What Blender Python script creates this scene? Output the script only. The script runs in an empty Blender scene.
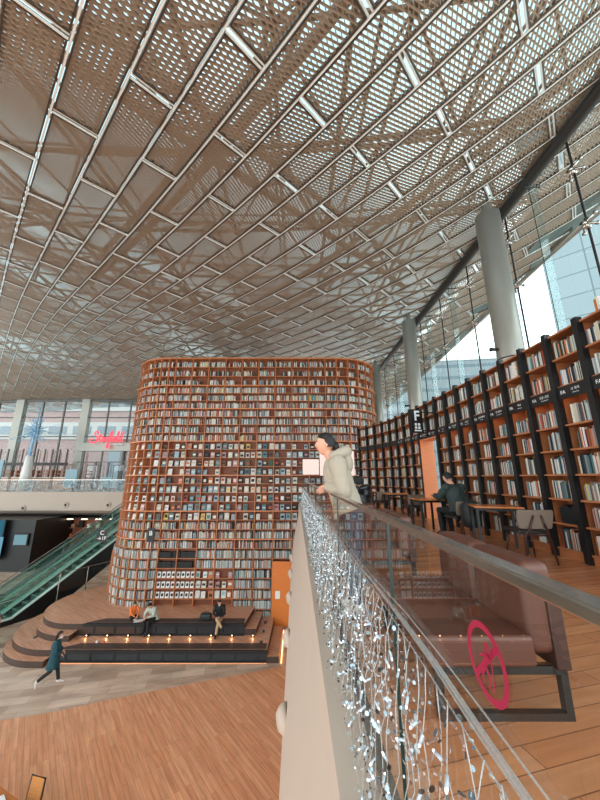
import bpy, bmesh, math, random
from mathutils import Vector, Matrix, noise
random.seed(7)
SC = bpy.context.scene
COL = bpy.data.collections.new('build')     # linked at the very end, which keeps the evaluation of single meshes fast
PI = math.pi
EYE = 7.1      # camera height above the ground floor
MZ = 5.85      # height of the mezzanine floor

# ------------------------------------------------------------------ materials
def new_mat(name):
    m = bpy.data.materials.new(name); m.use_nodes = True
    nt = m.node_tree; nt.nodes.clear()
    out = nt.nodes.new('ShaderNodeOutputMaterial')
    return m, nt, out
def N(nt, kind, **kw):
    n = nt.nodes.new(kind)
    for k, v in kw.items():
        if k in n.inputs: n.inputs[k].default_value = v
        else: setattr(n, k, v)
    return n
def rgb(r, g, b):
    f = lambda c: ((c/255+0.055)/1.055)**2.4 if c/255 > 0.04045 else c/255/12.92
    return (f(r), f(g), f(b), 1)
def mat(name, col, rough=0.5, metal=0.0, var=0.12, scale=6.0, spec=0.5, bump=0.0, obj=True):
    m, nt, out = new_mat(name)
    b = N(nt, 'ShaderNodeBsdfPrincipled', Roughness=rough, Metallic=metal)
    b.inputs['Specular IOR Level'].default_value = spec
    tc = N(nt, 'ShaderNodeTexCoord')
    no = N(nt, 'ShaderNodeTexNoise', Scale=scale, Detail=4.0)
    nt.links.new(tc.outputs['Object'], no.inputs['Vector'])
    mx = N(nt, 'ShaderNodeMix', data_type='RGBA')
    d = tuple(c*(1-var) for c in col[:3])+(1,); l = tuple(min(1, c*(1+var)) for c in col[:3])+(1,)
    mx.inputs[6].default_value = d; mx.inputs[7].default_value = l
    nt.links.new(no.outputs['Fac'], mx.inputs[0])
    nt.links.new(mx.outputs[2], b.inputs['Base Color'])
    if bump:
        bp = N(nt, 'ShaderNodeBump', Strength=bump, Distance=0.01)
        nt.links.new(no.outputs['Fac'], bp.inputs['Height']); nt.links.new(bp.outputs[0], b.inputs['Normal'])
    nt.links.new(b.outputs[0], out.inputs[0])
    return m
def wood(name, col, rough=0.45, grain=(2, 2, 40), var=0.25):
    m, nt, out = new_mat(name)
    b = N(nt, 'ShaderNodeBsdfPrincipled', Roughness=rough)
    tc = N(nt, 'ShaderNodeTexCoord'); mp = N(nt, 'ShaderNodeMapping'); mp.inputs['Scale'].default_value = grain
    no = N(nt, 'ShaderNodeTexNoise', Scale=1.5, Detail=5.0, Distortion=0.6)
    nt.links.new(tc.outputs['Object'], mp.inputs[0]); nt.links.new(mp.outputs[0], no.inputs['Vector'])
    mx = N(nt, 'ShaderNodeMix', data_type='RGBA')
    mx.inputs[6].default_value = tuple(c*(1-var) for c in col[:3])+(1,)
    mx.inputs[7].default_value = tuple(min(1, c*(1+var)) for c in col[:3])+(1,)
    nt.links.new(no.outputs['Fac'], mx.inputs[0]); nt.links.new(mx.outputs[2], b.inputs['Base Color'])
    nt.links.new(b.outputs[0], out.inputs[0])
    return m
def emit(name, col, s):
    m, nt, out = new_mat(name)
    e = N(nt, 'ShaderNodeEmission', Strength=s); e.inputs[0].default_value = col
    nt.links.new(e.outputs[0], out.inputs[0]); return m
def glass(name, tint=(0.93, 0.97, 0.96, 1), refl=1.0, rough=0.0, ior=1.5, gcol=(1, 1, 1, 1), body=0.0, bodycol=(0.6, 0.75, 0.78, 1)):
    m, nt, out = new_mat(name)
    t = N(nt, 'ShaderNodeBsdfTransparent'); t.inputs[0].default_value = tint
    g = N(nt, 'ShaderNodeBsdfGlossy', Roughness=rough); g.inputs[0].default_value = gcol
    # reflectance of a thin pane, the same from both sides: r0 + (1-r0)(1-|cos|)^5
    ge = N(nt, 'ShaderNodeNewGeometry'); dt = N(nt, 'ShaderNodeVectorMath', operation='DOT_PRODUCT')
    nt.links.new(ge.outputs['Incoming'], dt.inputs[0]); nt.links.new(ge.outputs['Normal'], dt.inputs[1])
    def mm(op, a_, b_):
        q = N(nt, 'ShaderNodeMath', operation=op)
        for i, v in enumerate((a_, b_)):
            if v is None: continue
            if isinstance(v, (int, float)): q.inputs[i].default_value = v
            else: nt.links.new(v, q.inputs[i])
        return q.outputs[0]
    r0 = ((ior-1)/(ior+1))**2
    pw = mm('POWER', mm('SUBTRACT', 1.0, mm('ABSOLUTE', dt.outputs['Value'], None)), 5.0)
    mu = N(nt, 'ShaderNodeMath', operation='MULTIPLY'); mu.inputs[1].default_value = refl; mu.use_clamp = True
    nt.links.new(mm('ADD', r0, mm('MULTIPLY', pw, 1-r0)), mu.inputs[0])
    a = t.outputs[0]
    if body:
        d = N(nt, 'ShaderNodeBsdfDiffuse'); d.inputs[0].default_value = bodycol
        m0 = N(nt, 'ShaderNodeMixShader'); m0.inputs[0].default_value = body
        nt.links.new(t.outputs[0], m0.inputs[1]); nt.links.new(d.outputs[0], m0.inputs[2]); a = m0.outputs[0]
    mx = N(nt, 'ShaderNodeMixShader')
    nt.links.new(mu.outputs[0], mx.inputs[0]); nt.links.new(a, mx.inputs[1]); nt.links.new(g.outputs[0], mx.inputs[2])
    nt.links.new(mx.outputs[0], out.inputs[0]); return m
def attr_mat(name, rough=0.6):
    """colour of each book comes from a face colour attribute, with a fine spine print"""
    m, nt, out = new_mat(name)
    b = N(nt, 'ShaderNodeBsdfPrincipled', Roughness=rough)
    a = N(nt, 'ShaderNodeAttribute', attribute_name='Col')
    tc = N(nt, 'ShaderNodeTexCoord'); no = N(nt, 'ShaderNodeTexNoise', Scale=30.0, Detail=2.0)
    nt.links.new(tc.outputs['Object'], no.inputs['Vector'])
    rp = N(nt, 'ShaderNodeValToRGB'); rp.color_ramp.elements[0].position = 0.35; rp.color_ramp.elements[1].position = 0.65
    rp.color_ramp.elements[0].color = (0.55, 0.55, 0.55, 1); rp.color_ramp.elements[1].color = (1, 1, 1, 1)
    nt.links.new(no.outputs['Fac'], rp.inputs[0])
    mx = N(nt, 'ShaderNodeMix', data_type='RGBA', blend_type='MULTIPLY'); mx.inputs[0].default_value = 0.7
    nt.links.new(a.outputs['Color'], mx.inputs[6]); nt.links.new(rp.outputs[0], mx.inputs[7])
    nt.links.new(mx.outputs[2], b.inputs['Base Color']); nt.links.new(b.outputs[0], out.inputs[0])
    return m
def objcol_mat(name, rough=0.55):
    m, nt, out = new_mat(name)
    b = N(nt, 'ShaderNodeBsdfPrincipled', Roughness=rough)
    a = N(nt, 'ShaderNodeObjectInfo')
    tc = N(nt, 'ShaderNodeTexCoord'); no = N(nt, 'ShaderNodeTexNoise', Scale=26.0, Detail=2.0)
    ad = N(nt, 'ShaderNodeVectorMath', operation='ADD')
    nt.links.new(tc.outputs['Object'], ad.inputs[0]); nt.links.new(a.outputs['Location'], ad.inputs[1])
    nt.links.new(ad.outputs[0], no.inputs['Vector'])
    rp = N(nt, 'ShaderNodeValToRGB'); rp.color_ramp.elements[0].position = 0.38; rp.color_ramp.elements[1].position = 0.6
    rp.color_ramp.elements[0].color = (0.5, 0.5, 0.5, 1); rp.color_ramp.elements[1].color = (1, 1, 1, 1)
    nt.links.new(no.outputs['Fac'], rp.inputs[0])
    mx = N(nt, 'ShaderNodeMix', data_type='RGBA', blend_type='MULTIPLY'); mx.inputs[0].default_value = 0.7
    nt.links.new(a.outputs['Color'], mx.inputs[6]); nt.links.new(rp.outputs[0], mx.inputs[7])
    nt.links.new(mx.outputs[2], b.inputs['Base Color']); nt.links.new(b.outputs[0], out.inputs[0])
    return m
def planks(name, c1, c2, mortar, bw, rh, ang, rough, msize=0.004, noise_amt=0.35, grain=(1.2, 14, 1), tile=False, spec=0.5):
    m, nt, out = new_mat(name)
    b = N(nt, 'ShaderNodeBsdfPrincipled', Roughness=rough); b.inputs['Specular IOR Level'].default_value = spec
    tc = N(nt, 'ShaderNodeTexCoord'); mp = N(nt, 'ShaderNodeMapping'); mp.inputs['Rotation'].default_value = (0, 0, ang)
    br = N(nt, 'ShaderNodeTexBrick', Scale=1.0); br.inputs['Brick Width'].default_value = bw; br.inputs['Row Height'].default_value = rh
    br.inputs['Mortar Size'].default_value = msize; br.inputs['Color1'].default_value = c1; br.inputs['Color2'].default_value = c2; br.inputs['Mortar'].default_value = mortar
    br.offset = 0.37; br.inputs['Bias'].default_value = 0.0
    nt.links.new(tc.outputs['Object'], mp.inputs[0]); nt.links.new(mp.outputs[0], br.inputs['Vector'])
    m2 = N(nt, 'ShaderNodeMapping'); m2.inputs['Scale'].default_value = grain
    no = N(nt, 'ShaderNodeTexNoise', Scale=1.0, Detail=6.0, Distortion=0.4)
    nt.links.new(mp.outputs[0], m2.inputs[0]); nt.links.new(m2.outputs[0], no.inputs['Vector'])
    rp = N(nt, 'ShaderNodeValToRGB'); rp.color_ramp.elements[0].position = 0.3; rp.color_ramp.elements[1].position = 0.7
    lo = 1-noise_amt
    rp.color_ramp.elements[0].color = (lo, lo, lo, 1); rp.color_ramp.elements[1].color = (1, 1, 1, 1)
    nt.links.new(no.outputs['Fac'], rp.inputs[0])
    mx = N(nt, 'ShaderNodeMix', data_type='RGBA', blend_type='MULTIPLY'); mx.inputs[0].default_value = 1
    nt.links.new(br.outputs['Color'], mx.inputs[6]); nt.links.new(rp.outputs[0], mx.inputs[7])
    nt.links.new(mx.outputs[2], b.inputs['Base Color']); nt.links.new(b.outputs[0], out.inputs[0])
    return m

# ------------------------------------------------------------------ mesh builder
class MB:
    def __init__(s): s.v = []; s.f = []; s.mi = []; s.c = []; s.uv = []; s.hasuv = False
    def quad(s, p, mi=0, col=None, uv=None):
        n = len(s.v); s.v += [tuple(q) for q in p]; s.f.append(tuple(range(n, n+len(p)))); s.mi.append(mi); s.c.append(col)
        s.uv.append(uv)
        if uv: s.hasuv = True
    def hexa(s, p, mi=0, col=None):
        """p: 4 bottom corners (ccw) then 4 top corners"""
        n = len(s.v); s.v += [tuple(q) for q in p]
        for f in ((3, 2, 1, 0), (4, 5, 6, 7), (0, 1, 5, 4), (1, 2, 6, 5), (2, 3, 7, 6), (3, 0, 4, 7)):
            s.f.append(tuple(n+i for i in f)); s.mi.append(mi); s.c.append(col); s.uv.append(None)
    def box(s, x0, x1, y0, y1, z0, z1, mi=0, col=None, M=None):
        p = [(x0, y0, z0), (x1, y0, z0), (x1, y1, z0), (x0, y1, z0), (x0, y0, z1), (x1, y0, z1), (x1, y1, z1), (x0, y1, z1)]
        if M: p = [M @ Vector(q) for q in p]
        s.hexa(p, mi, col)
    def obox(s, o, ax, ay, x0, x1, y0, y1, z0, z1, mi=0, col=None):
        """box in a frame of plan axes ax, ay at o"""
        P = lambda x, y, z: (o[0]+ax[0]*x+ay[0]*y, o[1]+ax[1]*x+ay[1]*y, z)
        s.hexa([P(x0, y0, z0), P(x1, y0, z0), P(x1, y1, z0), P(x0, y1, z0), P(x0, y0, z1), P(x1, y0, z1), P(x1, y1, z1), P(x0, y1, z1)], mi, col)
    def tube(s, pts, r, n=8, mi=0, cap=True, closed=False, col=None):
        pts = [Vector(p) for p in pts]; R = r if isinstance(r, (list, tuple)) else [r]*len(pts)
        rings = []; up = None
        for i, p in enumerate(pts):
            a = pts[max(i-1, 0)]; b = pts[min(i+1, len(pts)-1)]
            if closed: a = pts[i-1]; b = pts[(i+1) % len(pts)]
            t = (b-a).normalized()
            if up is None: up = Vector((0, 0, 1)) if abs(t.z) < 0.9 else Vector((1, 0, 0))
            x = t.cross(up)
            if x.length < 1e-4: x = t.orthogonal()
            x.normalize(); y = x.cross(t).normalized(); up = y
            base = len(s.v)
            for k in range(n):
                an = 2*PI*k/n; s.v.append(tuple(p+(x*math.cos(an)+y*math.sin(an))*R[i]))
            rings.append(base)
        m = len(rings)
        for i in range(m if closed else m-1):
            a = rings[i]; b = rings[(i+1) % m]
            for k in range(n):
                s.f.append((a+k, a+(k+1) % n, b+(k+1) % n, b+k)); s.mi.append(mi); s.c.append(col); s.uv.append(None)
        if cap and not closed:
            s.f.append(tuple(rings[0]+k for k in range(n))[::-1]); s.mi.append(mi); s.c.append(col); s.uv.append(None)
            s.f.append(tuple(rings[-1]+k for k in range(n))); s.mi.append(mi); s.c.append(col); s.uv.append(None)
    def loft(s, rings, mi=0, cap=True, col=None):
        """rings: lists of points, all the same length"""
        B = []
        for r in rings: B.append(len(s.v)); s.v += [tuple(p) for p in r]
        n = len(rings[0])
        for a, b in zip(B, B[1:]):
            for k in range(n):
                s.f.append((a+k, a+(k+1) % n, b+(k+1) % n, b+k)); s.mi.append(mi); s.c.append(col); s.uv.append(None)
        if cap:
            s.f.append(tuple(B[0]+k for k in range(n))[::-1]); s.f.append(tuple(B[-1]+k for k in range(n)))
            s.mi += [mi]*2; s.c += [col]*2; s.uv += [None]*2
    def ball(s, c, rx, ry, rz, n=12, m=8, mi=0, M=None):
        rings = []
        for i in range(1, m):
            a = PI*i/m
            rings.append([(rx*math.sin(a)*math.cos(2*PI*k/n), ry*math.sin(a)*math.sin(2*PI*k/n), -rz*math.cos(a)) for k in range(n)])
        T = (lambda p: Vector(c)+(M @ Vector(p) if M else Vector(p)))
        s.loft([[T(p) for p in r] for r in rings], mi)
    def prism(s, poly, z0, z1, mi=0, top=None, col=None):
        n = len(s.v); k = len(poly)
        s.v += [(x, y, z0) for x, y in poly]+[(x, y, z1) for x, y in poly]
        s.f.append(tuple(n+i for i in range(k))[::-1]); s.f.append(tuple(n+k+i for i in range(k)))
        s.mi += [mi, top if top is not None else mi]; s.c += [col]*2; s.uv += [None]*2
        for i in range(k):
            j = (i+1) % k; s.f.append((n+i, n+j, n+k+j, n+k+i)); s.mi.append(mi); s.c.append(col); s.uv.append(None)
    def mesh(s, name, mats, smooth=False):
        me = bpy.data.meshes.new(name); me.from_pydata(s.v, [], s.f)
        for m in (mats if isinstance(mats, (list, tuple)) else [mats]): me.materials.append(m)
        me.polygons.foreach_set('material_index', s.mi)
        if smooth: me.polygons.foreach_set('use_smooth', [True]*len(s.f))
        if any(c is not None for c in s.c):
            at = me.attributes.new('Col', 'FLOAT_COLOR', 'FACE'); buf = []
            for c in s.c: buf += list(c)[:3]+[1.0] if c else [1, 1, 1, 1]
            at.data.foreach_set('color', buf)
        if s.hasuv:
            uv = me.uv_layers.new(name='UVMap'); buf = []
            for f, u in zip(s.f, s.uv):
                for i in range(len(f)): buf += list(u[i]) if u else [0, 0]
            uv.data.foreach_set('uv', buf)
        me.update(); return me
    def build(s, name, mats, parent=None, smooth=False, loc=None):
        o = bpy.data.objects.new(name, s.mesh(name, mats, smooth)); COL.objects.link(o)
        if parent: o.parent = parent
        if loc: o.location = loc
        return o
def tag(o, label=None, cat=None, group=None, kind=None):
    if label: o['label'] = label
    if cat: o['category'] = cat
    if group: o['group'] = group
    if kind: o['kind'] = kind
    return o
def thing(name, label, cat, loc=(0, 0, 0), rz=0, group=None):
    o = bpy.data.objects.new(name, None); COL.objects.link(o); o.location = loc; o.rotation_euler = (0, 0, rz)
    o.empty_display_size = 0.2
    return tag(o, label, cat, group)
def struct(o): o['kind'] = 'structure'; return o
def copy_tree(o, parent=None, mirror=None):
    c = o.copy(); COL.objects.link(c); c.parent = parent
    for ch in list(o.children): copy_tree(ch, c)
    return c
def text_mesh(txt, size, M, material, name, parent, extrude=0.002, align='CENTER', bold=0.0):
    cu = bpy.data.curves.new(name, 'FONT'); cu.body = txt; cu.size = size; cu.extrude = extrude; cu.align_x = align; cu.align_y = 'CENTER'; cu.offset = bold
    t = bpy.data.objects.new(name+'_tmp', cu); SC.collection.objects.link(t)
    dg = bpy.context.evaluated_depsgraph_get(); me = bpy.data.meshes.new_from_object(t.evaluated_get(dg))
    bpy.data.objects.remove(t)
    me.transform(M); me.materials.clear(); me.materials.append(material)
    o = bpy.data.objects.new(name, me); COL.objects.link(o)
    if parent: o.parent = parent
    return o

# ------------------------------------------------------------------ palette
M_fascia = mat('cream_plaster', rgb(186, 168, 154), 0.7, var=0.03, scale=1.5)
M_white = mat('white_paint', rgb(225, 222, 218), 0.6, var=0.03)
M_black = mat('black_steel', rgb(13, 13, 14), 0.45, var=0.1)
M_dark = mat('charcoal_panel', rgb(26, 27, 30), 0.35, var=0.15)
M_steel = mat('brushed_steel', rgb(190, 186, 180), 0.22, 1.0, var=0.06, scale=20)
M_column = mat('silver_painted_steel', rgb(150, 147, 138), 0.35, 0.4, var=0.05)
M_pipe = mat('dark_grey_pipe', rgb(56, 56, 54), 0.4, 0.3, var=0.08)
M_shelf = wood('orange_brown_wood', rgb(180, 110, 68), 0.45)
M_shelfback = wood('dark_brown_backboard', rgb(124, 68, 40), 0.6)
M_ledge = wood('light_edge_wood', rgb(208, 128, 80), 0.4)
M_shelf2 = wood('honey_wood', rgb(174, 106, 66), 0.45)
M_table = wood('varnished_table_wood', rgb(190, 112, 60), 0.25, grain=(20, 2, 2))
M_walnut = wood('dark_walnut', rgb(58, 30, 22), 0.4)
M_leather = mat('brown_leather', rgb(88, 50, 38), 0.42, var=0.1, scale=3, bump=0.05)
M_fabric = mat('grey_brown_fabric', rgb(120, 104, 92), 0.9, var=0.15, scale=60)
M_cushion = mat('dark_charcoal_cushion', rgb(46, 42, 41), 0.7, var=0.1)
M_books = attr_mat('book_covers')
M_bookobj = objcol_mat('book_cloth')
M_pages = mat('paper_pages', rgb(214, 206, 190), 0.8, var=0.08, scale=80)
M_stone = planks('stone_tiles', rgb(234, 204, 182), rgb(196, 162, 138), rgb(176, 146, 124), 1.2, 0.42, math.radians(-12), 0.22, 0.006, 0.35, (0.8, 2.4, 1), spec=0.5)
M_wood = planks('floor_planks', rgb(238, 172, 130), rgb(226, 154, 112), rgb(180, 116, 84), 1.5, 0.13, math.radians(-(90+38.9)), 0.27, 0.003, 0.3)
M_woodm = planks('mezzanine_planks', rgb(196, 132, 92), rgb(178, 112, 74), rgb(120, 74, 50), 1.5, 0.13, math.radians(-14), 0.27, 0.003, 0.25)
M_deck = planks('stage_deck_planks', rgb(226, 166, 132), rgb(206, 146, 114), rgb(150, 100, 76), 1.2, 0.09, math.radians(35), 0.35, 0.003, 0.25)
M_riser = mat('dark_riser', rgb(66, 48, 40), 0.4, var=0.15)
M_balglass = glass('balustrade_glass', (0.93, 0.965, 0.95, 1), 0.85, 0.0, 1.5)
M_seam = mat('dark_green_glass_edge', rgb(8, 36, 32), 0.3)
M_facglass = glass('facade_glass', (0.86, 0.95, 0.96, 1), 1.2, 0.0, 1.5)
M_roofglass = glass('roof_glass', (0.26, 0.35, 0.37, 1), 0.8, 0.05, 1.45)
M_fin = glass('glass_fin', (0.88, 0.96, 0.96, 1), 1.2, 0.02, 1.5)
M_tealglass = glass('teal_escalator_glass', (0.84, 0.93, 0.90, 1), 1.0, 0.02, 1.5, body=0.05, bodycol=rgb(120, 160, 150))
M_warm = emit('warm_led', (1.0, 0.45, 0.2, 1), 5.0)
M_warmspot = emit('warm_spot_lens', (1.0, 0.62, 0.3, 1), 6.0)
M_redneon = emit('red_neon', (1.0, 0.09, 0.12, 1), 1.6)
M_magenta = mat('crimson_vinyl', rgb(152, 16, 58), 0.45, var=0.03)
M_signwhite = mat('white_lettering', rgb(232, 232, 232), 0.5, var=0.02)
M_skin = mat('skin', rgb(204, 148, 122), 0.5, var=0.05)
M_lips = mat('lips', rgb(176, 88, 82), 0.45, var=0.03)
M_eye = mat('dark_eye', rgb(28, 20, 18), 0.2, var=0.02)
M_hair = mat('black_hair', rgb(16, 12, 11), 0.65, var=0.3, scale=90)
M_batten = mat('pale_grey_metal', rgb(232, 230, 224), 0.4, 0.0, var=0.03)
M_frame = mat('brown_grey_frame', rgb(92, 80, 70), 0.4, 0.5, var=0.08)
M_truss = mat('bronze_brown_steel', rgb(160, 134, 114), 0.5, 0.2, var=0.1)
# ------------------------------------------------------------------ roof surface
CO = [6.53972, -2.01625, 3.80416, 8.48416, -3.62678, -0.51339, -4.31859, -2.76007, 0.53045, -0.33126, 0.56664, 1.19297, 0.27273, 0.89443, -0.29202]
AZ = math.radians(47.577); SW = 0.76919; W0 = 0.16767; QW = [-0.2314, -1.75423, -0.80212, -0.01392, 0.82347]
DU = (-math.sin(AZ), math.cos(AZ)); DW = (math.cos(AZ), math.sin(AZ))
def roof_uw(u, w):
    U = u/20; W = w/20; z = 0; i = 0
    for n in range(5):
        for a in range(n, -1, -1):
            z += CO[i]*U**a*W**(n-a); i += 1
    return z+EYE
def roof_xy(x, y): return roof_uw(x*DU[0]+y*DU[1], x*DW[0]+y*DW[1])
def wwarp(u, w):
    U = u/20; W = w/20
    return w+QW[0]*U*U+QW[1]*U*W+QW[2]*W*W+QW[3]*U**3+QW[4]*U*U*W
def solve_w(u, t):
    w = t
    for _ in range(12):
        f = wwarp(u, w)-t; d = (wwarp(u, w+0.01)-wwarp(u, w))/0.01
        w -= f/d
    return w
def RP(u, t, dz=0):
    """point of the roof at strip coordinate t"""
    w = solve_w(u, t)
    return Vector((u*DU[0]+w*DW[0], u*DU[1]+w*DW[1], roof_uw(u, w)+dz))
XE = 10.3
def inplan(p):
    return p.x < XE and p.x > -43 and -4.5 < p.y < 37 and p.x > -13-1.2*p.y-2
m, nt, out = new_mat('expanded_metal')
b = N(nt, 'ShaderNodeBsdfPrincipled', Roughness=0.45, Metallic=0.35)
b.inputs['Base Color'].default_value = rgb(184, 162, 142)
uvn = N(nt, 'ShaderNodeUVMap'); sp = N(nt, 'ShaderNodeSeparateXYZ'); nt.links.new(uvn.outputs[0], sp.inputs[0])
def mth(op, a, b_=None):
    n = N(nt, 'ShaderNodeMath', operation=op)
    for i, q in enumerate((a, b_)):
        if q is None: continue
        if isinstance(q, (int, float)): n.inputs[i].default_value = q
        else: nt.links.new(q, n.inputs[i])
    return n.outputs[0]
uu = mth('MULTIPLY', sp.outputs[0], 1/0.086); vv = mth('MULTIPLY', sp.outputs[1], 1/0.21)
pa = mth('PINGPONG', mth('ADD', uu, vv), 0.5); pb = mth('PINGPONG', mth('SUBTRACT', uu, vv), 0.5)
hole = mth('GREATER_THAN', mth('MINIMUM', pa, pb), 0.068)
tr = N(nt, 'ShaderNodeBsdfTransparent'); mx = N(nt, 'ShaderNodeMixShader')
nt.links.new(hole, mx.inputs[0]); nt.links.new(b.outputs[0], mx.inputs[1]); nt.links.new(tr.outputs[0], mx.inputs[2])
nt.links.new(mx.outputs[0], out.inputs[0])
M_mesh = m

PL = 3.17
def joint(k, j): return 1.585*(k % 2)-0.06*k+PL*j
def panel_mb(k, j):
    """expanded metal sheet in a folded rim, between two strip lines"""
    g = 0.030; t0 = W0+SW*k+g; t1 = W0+SW*(k+1)-g
    u0 = joint(k, j)+0.06; u1 = joint(k, j+1)-0.06
    n = 5; mb = MB(); us = [u0+(u1-u0)*i/n for i in range(n+1)]
    A = [RP(u, t0) for u in us]; B = [RP(u, t1) for u in us]
    c = (A[n//2]+B[n//2])/2
    if not inplan(c): return None, c
    def cl(p):
        if p.x > XE: p = Vector((XE, p.y, p.z))
        return p
    A = [cl(p) for p in A]; B = [cl(p) for p in B]
    for L_, (dz, off) in enumerate(((0, 0), (0.0135, 0.0), (0.027, 0.0), (0.0405, 0.0), (0.054, 0.0), (0.0675, 0.0))):
        Z = Vector((0, 0, dz))
        for i in range(n):
            a0 = us[i]+j*0.3; a1 = us[i+1]+j*0.3
            mb.quad([A[i]+Z, B[i]+Z, B[i+1]+Z, A[i+1]+Z], 0, uv=[(a0, t0), (a0, t1), (a1, t1), (a1, t0)])
    # rim
    rw = 0.028; Z = Vector((0, 0, 0.073)); D = Vector((0, 0, -0.012))
    def rim(p, q, inn):
        mb.hexa([p+D, q+D, q+D+inn, p+D+inn, p+Z, q+Z, q+Z+inn, p+Z+inn], 1)
    for i in range(n):
        w = (B[i]-A[i]).normalized()*rw
        rim(A[i], A[i+1], w); rim(B[i], B[i+1], -w)
    for q, s in ((0, 1), (n, -1)):
        d = (A[1]-A[0]).normalized()*rw*s
        rim(A[q], B[q], d)
    return mb, c
ceil = MB()
cells = []
for k in range(-14, 60):
    for j in range(-6, 22):
        mb, c = panel_mb(k, j)
        if mb: cells.append((math.dist(c, (0, 0, EYE)) + (4 if (c.y < 0 or c.x < -1.1*(c.y+4)) else 0), k, j, mb))
cells.sort(key=lambda q: q[0])
# battens on strip lines and joints, their white standing in for skylit gaps
for k in range(-14, 61):
    t = W0+SW*k; u = -20.0
    while u < 62:
        a = RP(u, t); b_ = RP(u+0.8, t)
        if inplan((a+b_)/2) and a.x < XE and b_.x < XE:
            w = Vector((DW[0], DW[1], 0))*0.016; Z = Vector((0, 0, -0.012)); Y = Vector((0, 0, 0.02))
            ceil.hexa([a-w+Z, b_-w+Z, b_+w+Z, a+w+Z, a-w+Y, b_-w+Y, b_+w+Y, a+w+Y], 0)
        u += 0.8
for _, k, j, _m in cells:
    u = joint(k, j); a = RP(u, W0+SW*k+0.03); b_ = RP(u, W0+SW*(k+1)-0.03)
    if a.x < XE and b_.x < XE:
        Z = Vector((0, 0, -0.010)); Y = Vector((0, 0, 0.02))
        for s in (0.038, -0.038):
            q = Vector((DU[0], DU[1], 0))*s; w = Vector((DU[0], DU[1], 0))*0.013
            ceil.hexa([a-w+Z+q, b_-w+Z+q, b_+w+Z+q, a+w+Z+q, a-w+Y+q, b_-w+Y+q, b_+w+Y+q, a+w+Y+q], 0)
ceiling = struct(ceil.build('ceiling', M_batten))
rest = MB()
for i, (_, k, j, mb) in enumerate(cells):
    if i < 100:
        mb.build('ceiling_panel', [M_mesh, M_frame], ceiling)
    else:
        n = len(rest.v); rest.v += mb.v; rest.f += [tuple(n+q for q in f) for f in mb.f]; rest.mi += mb.mi; rest.c += mb.c; rest.uv += mb.uv
rest.hasuv = True
tag(rest.build('ceiling_panel', [M_mesh, M_frame], ceiling), kind='stuff')
# space frame above the mesh
tr_ = MB()
def roofp(x, y, dz): return Vector((x, y, roof_xy(x, y)+dz))
G_ = 3.0
def ok(x, y): return -40 < x <= 10.2 and -3 <= y <= 36 and x > -14-1.2*y
import itertools
for i in range(-13, 4):
    for j in range(-1, 12):
        x = 10-(3-i)*G_+0.0; y = j*G_
        if not ok(x, y): continue
        p = roofp(x, y, 0.75)
        tp = roofp(min(x+G_/2, 10.2), y+G_/2, 2.3)
        if ok(x+G_, y): tr_.tube([p, roofp(x+G_, y, 0.75)], 0.06, 6)
        if ok(x, y+G_): tr_.tube([p, roofp(x, y+G_, 0.75)], 0.06, 6)
        for dx, dy in ((0, 0), (G_, 0), (0, G_), (G_, G_)):
            if ok(x+dx, y+dy): tr_.tube([roofp(x+dx, y+dy, 0.75), tp], 0.04, 6)
        if ok(x+G_, y) : tr_.tube([tp, roofp(min(x+1.5*G_, 10.2), y+G_/2, 2.3)], 0.06, 6)
        if ok(x, y+G_): tr_.tube([tp, roofp(min(x+G_/2, 10.2), y+1.5*G_, 2.3)], 0.06, 6)
tr_.build('roof_truss', M_truss, ceiling)
# big arched girders crossing over the near part
gd = MB()
for (x0, y0, x1, y1) in ((-7, 1.0, 5, 13), (-14, 6, 0, 22), (4.5, 0, -9.5, 13), (10, 3, -4, 18)):
    pts = [roofp(x0+(x1-x0)*i/14, y0+(y1-y0)*i/14, 0.55) for i in range(15)]
    gd.tube(pts, 0.11, 8)
    pt2 = [p+Vector((0, 0, 1.2)) for p in pts]; gd.tube(pt2, 0.10, 8)
    for i in range(14): gd.tube([pts[i], pt2[i+1]] if i % 2 else [pt2[i], pts[i+1]], 0.06, 6)
gd.build('roof_girder', M_truss, ceiling)
rg = MB(); bars = MB()
xs = [-63.1+2.6*i for i in range(29)]; ys = [-4+2.9*i for i in range(20)]
roofp0 = roofp
def roofp(x, y, dz): return Vector((x, y, roof_xy(max(x, -41), min(y, 37))+dz))
for x0, x1 in zip(xs, xs[1:]):
    for y0, y1 in zip(ys, ys[1:]):
        if x1 < -30-1.2*y1: continue
        x1c = min(x1, XE); 
        if x0 >= XE: continue
        rg.quad([roofp(x0, y0, 2.7), roofp(x1c, y0, 2.7), roofp(x1c, y1, 2.7), roofp(x0, y1, 2.7)])
        bars.tube([roofp(x0, y0, 2.66), roofp(x1c, y0, 2.66)], 0.05, 4); bars.tube([roofp(x0, y0, 2.66), roofp(x0, y1, 2.66)], 0.05, 4)
rg.build('roof_glazing', M_roofglass, ceiling); bars.build('glazing_bar', M_truss, ceiling)
roofp = roofp0
# eaves of the overhang outside the glass wall
ev = MB()
yy = [-4+2*i for i in range(21)]
for a, b_ in zip(yy, yy[1:]):
    p, q = roofp(XE, a, 0), roofp(XE, b_, 0)
    ev.hexa([p+Vector((0, 0, -.1)), p+Vector((.14, 0, -.1)), q+Vector((.14, 0, -.1)), q+Vector((0, 0, -.1)), p+Vector((0, 0, 2.8)), p+Vector((.14, 0, 2.8)), q+Vector((.14, 0, 2.8)), q+Vector((0, 0, 2.8))])
ev.build('eaves_board', M_column, ceiling)

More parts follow.
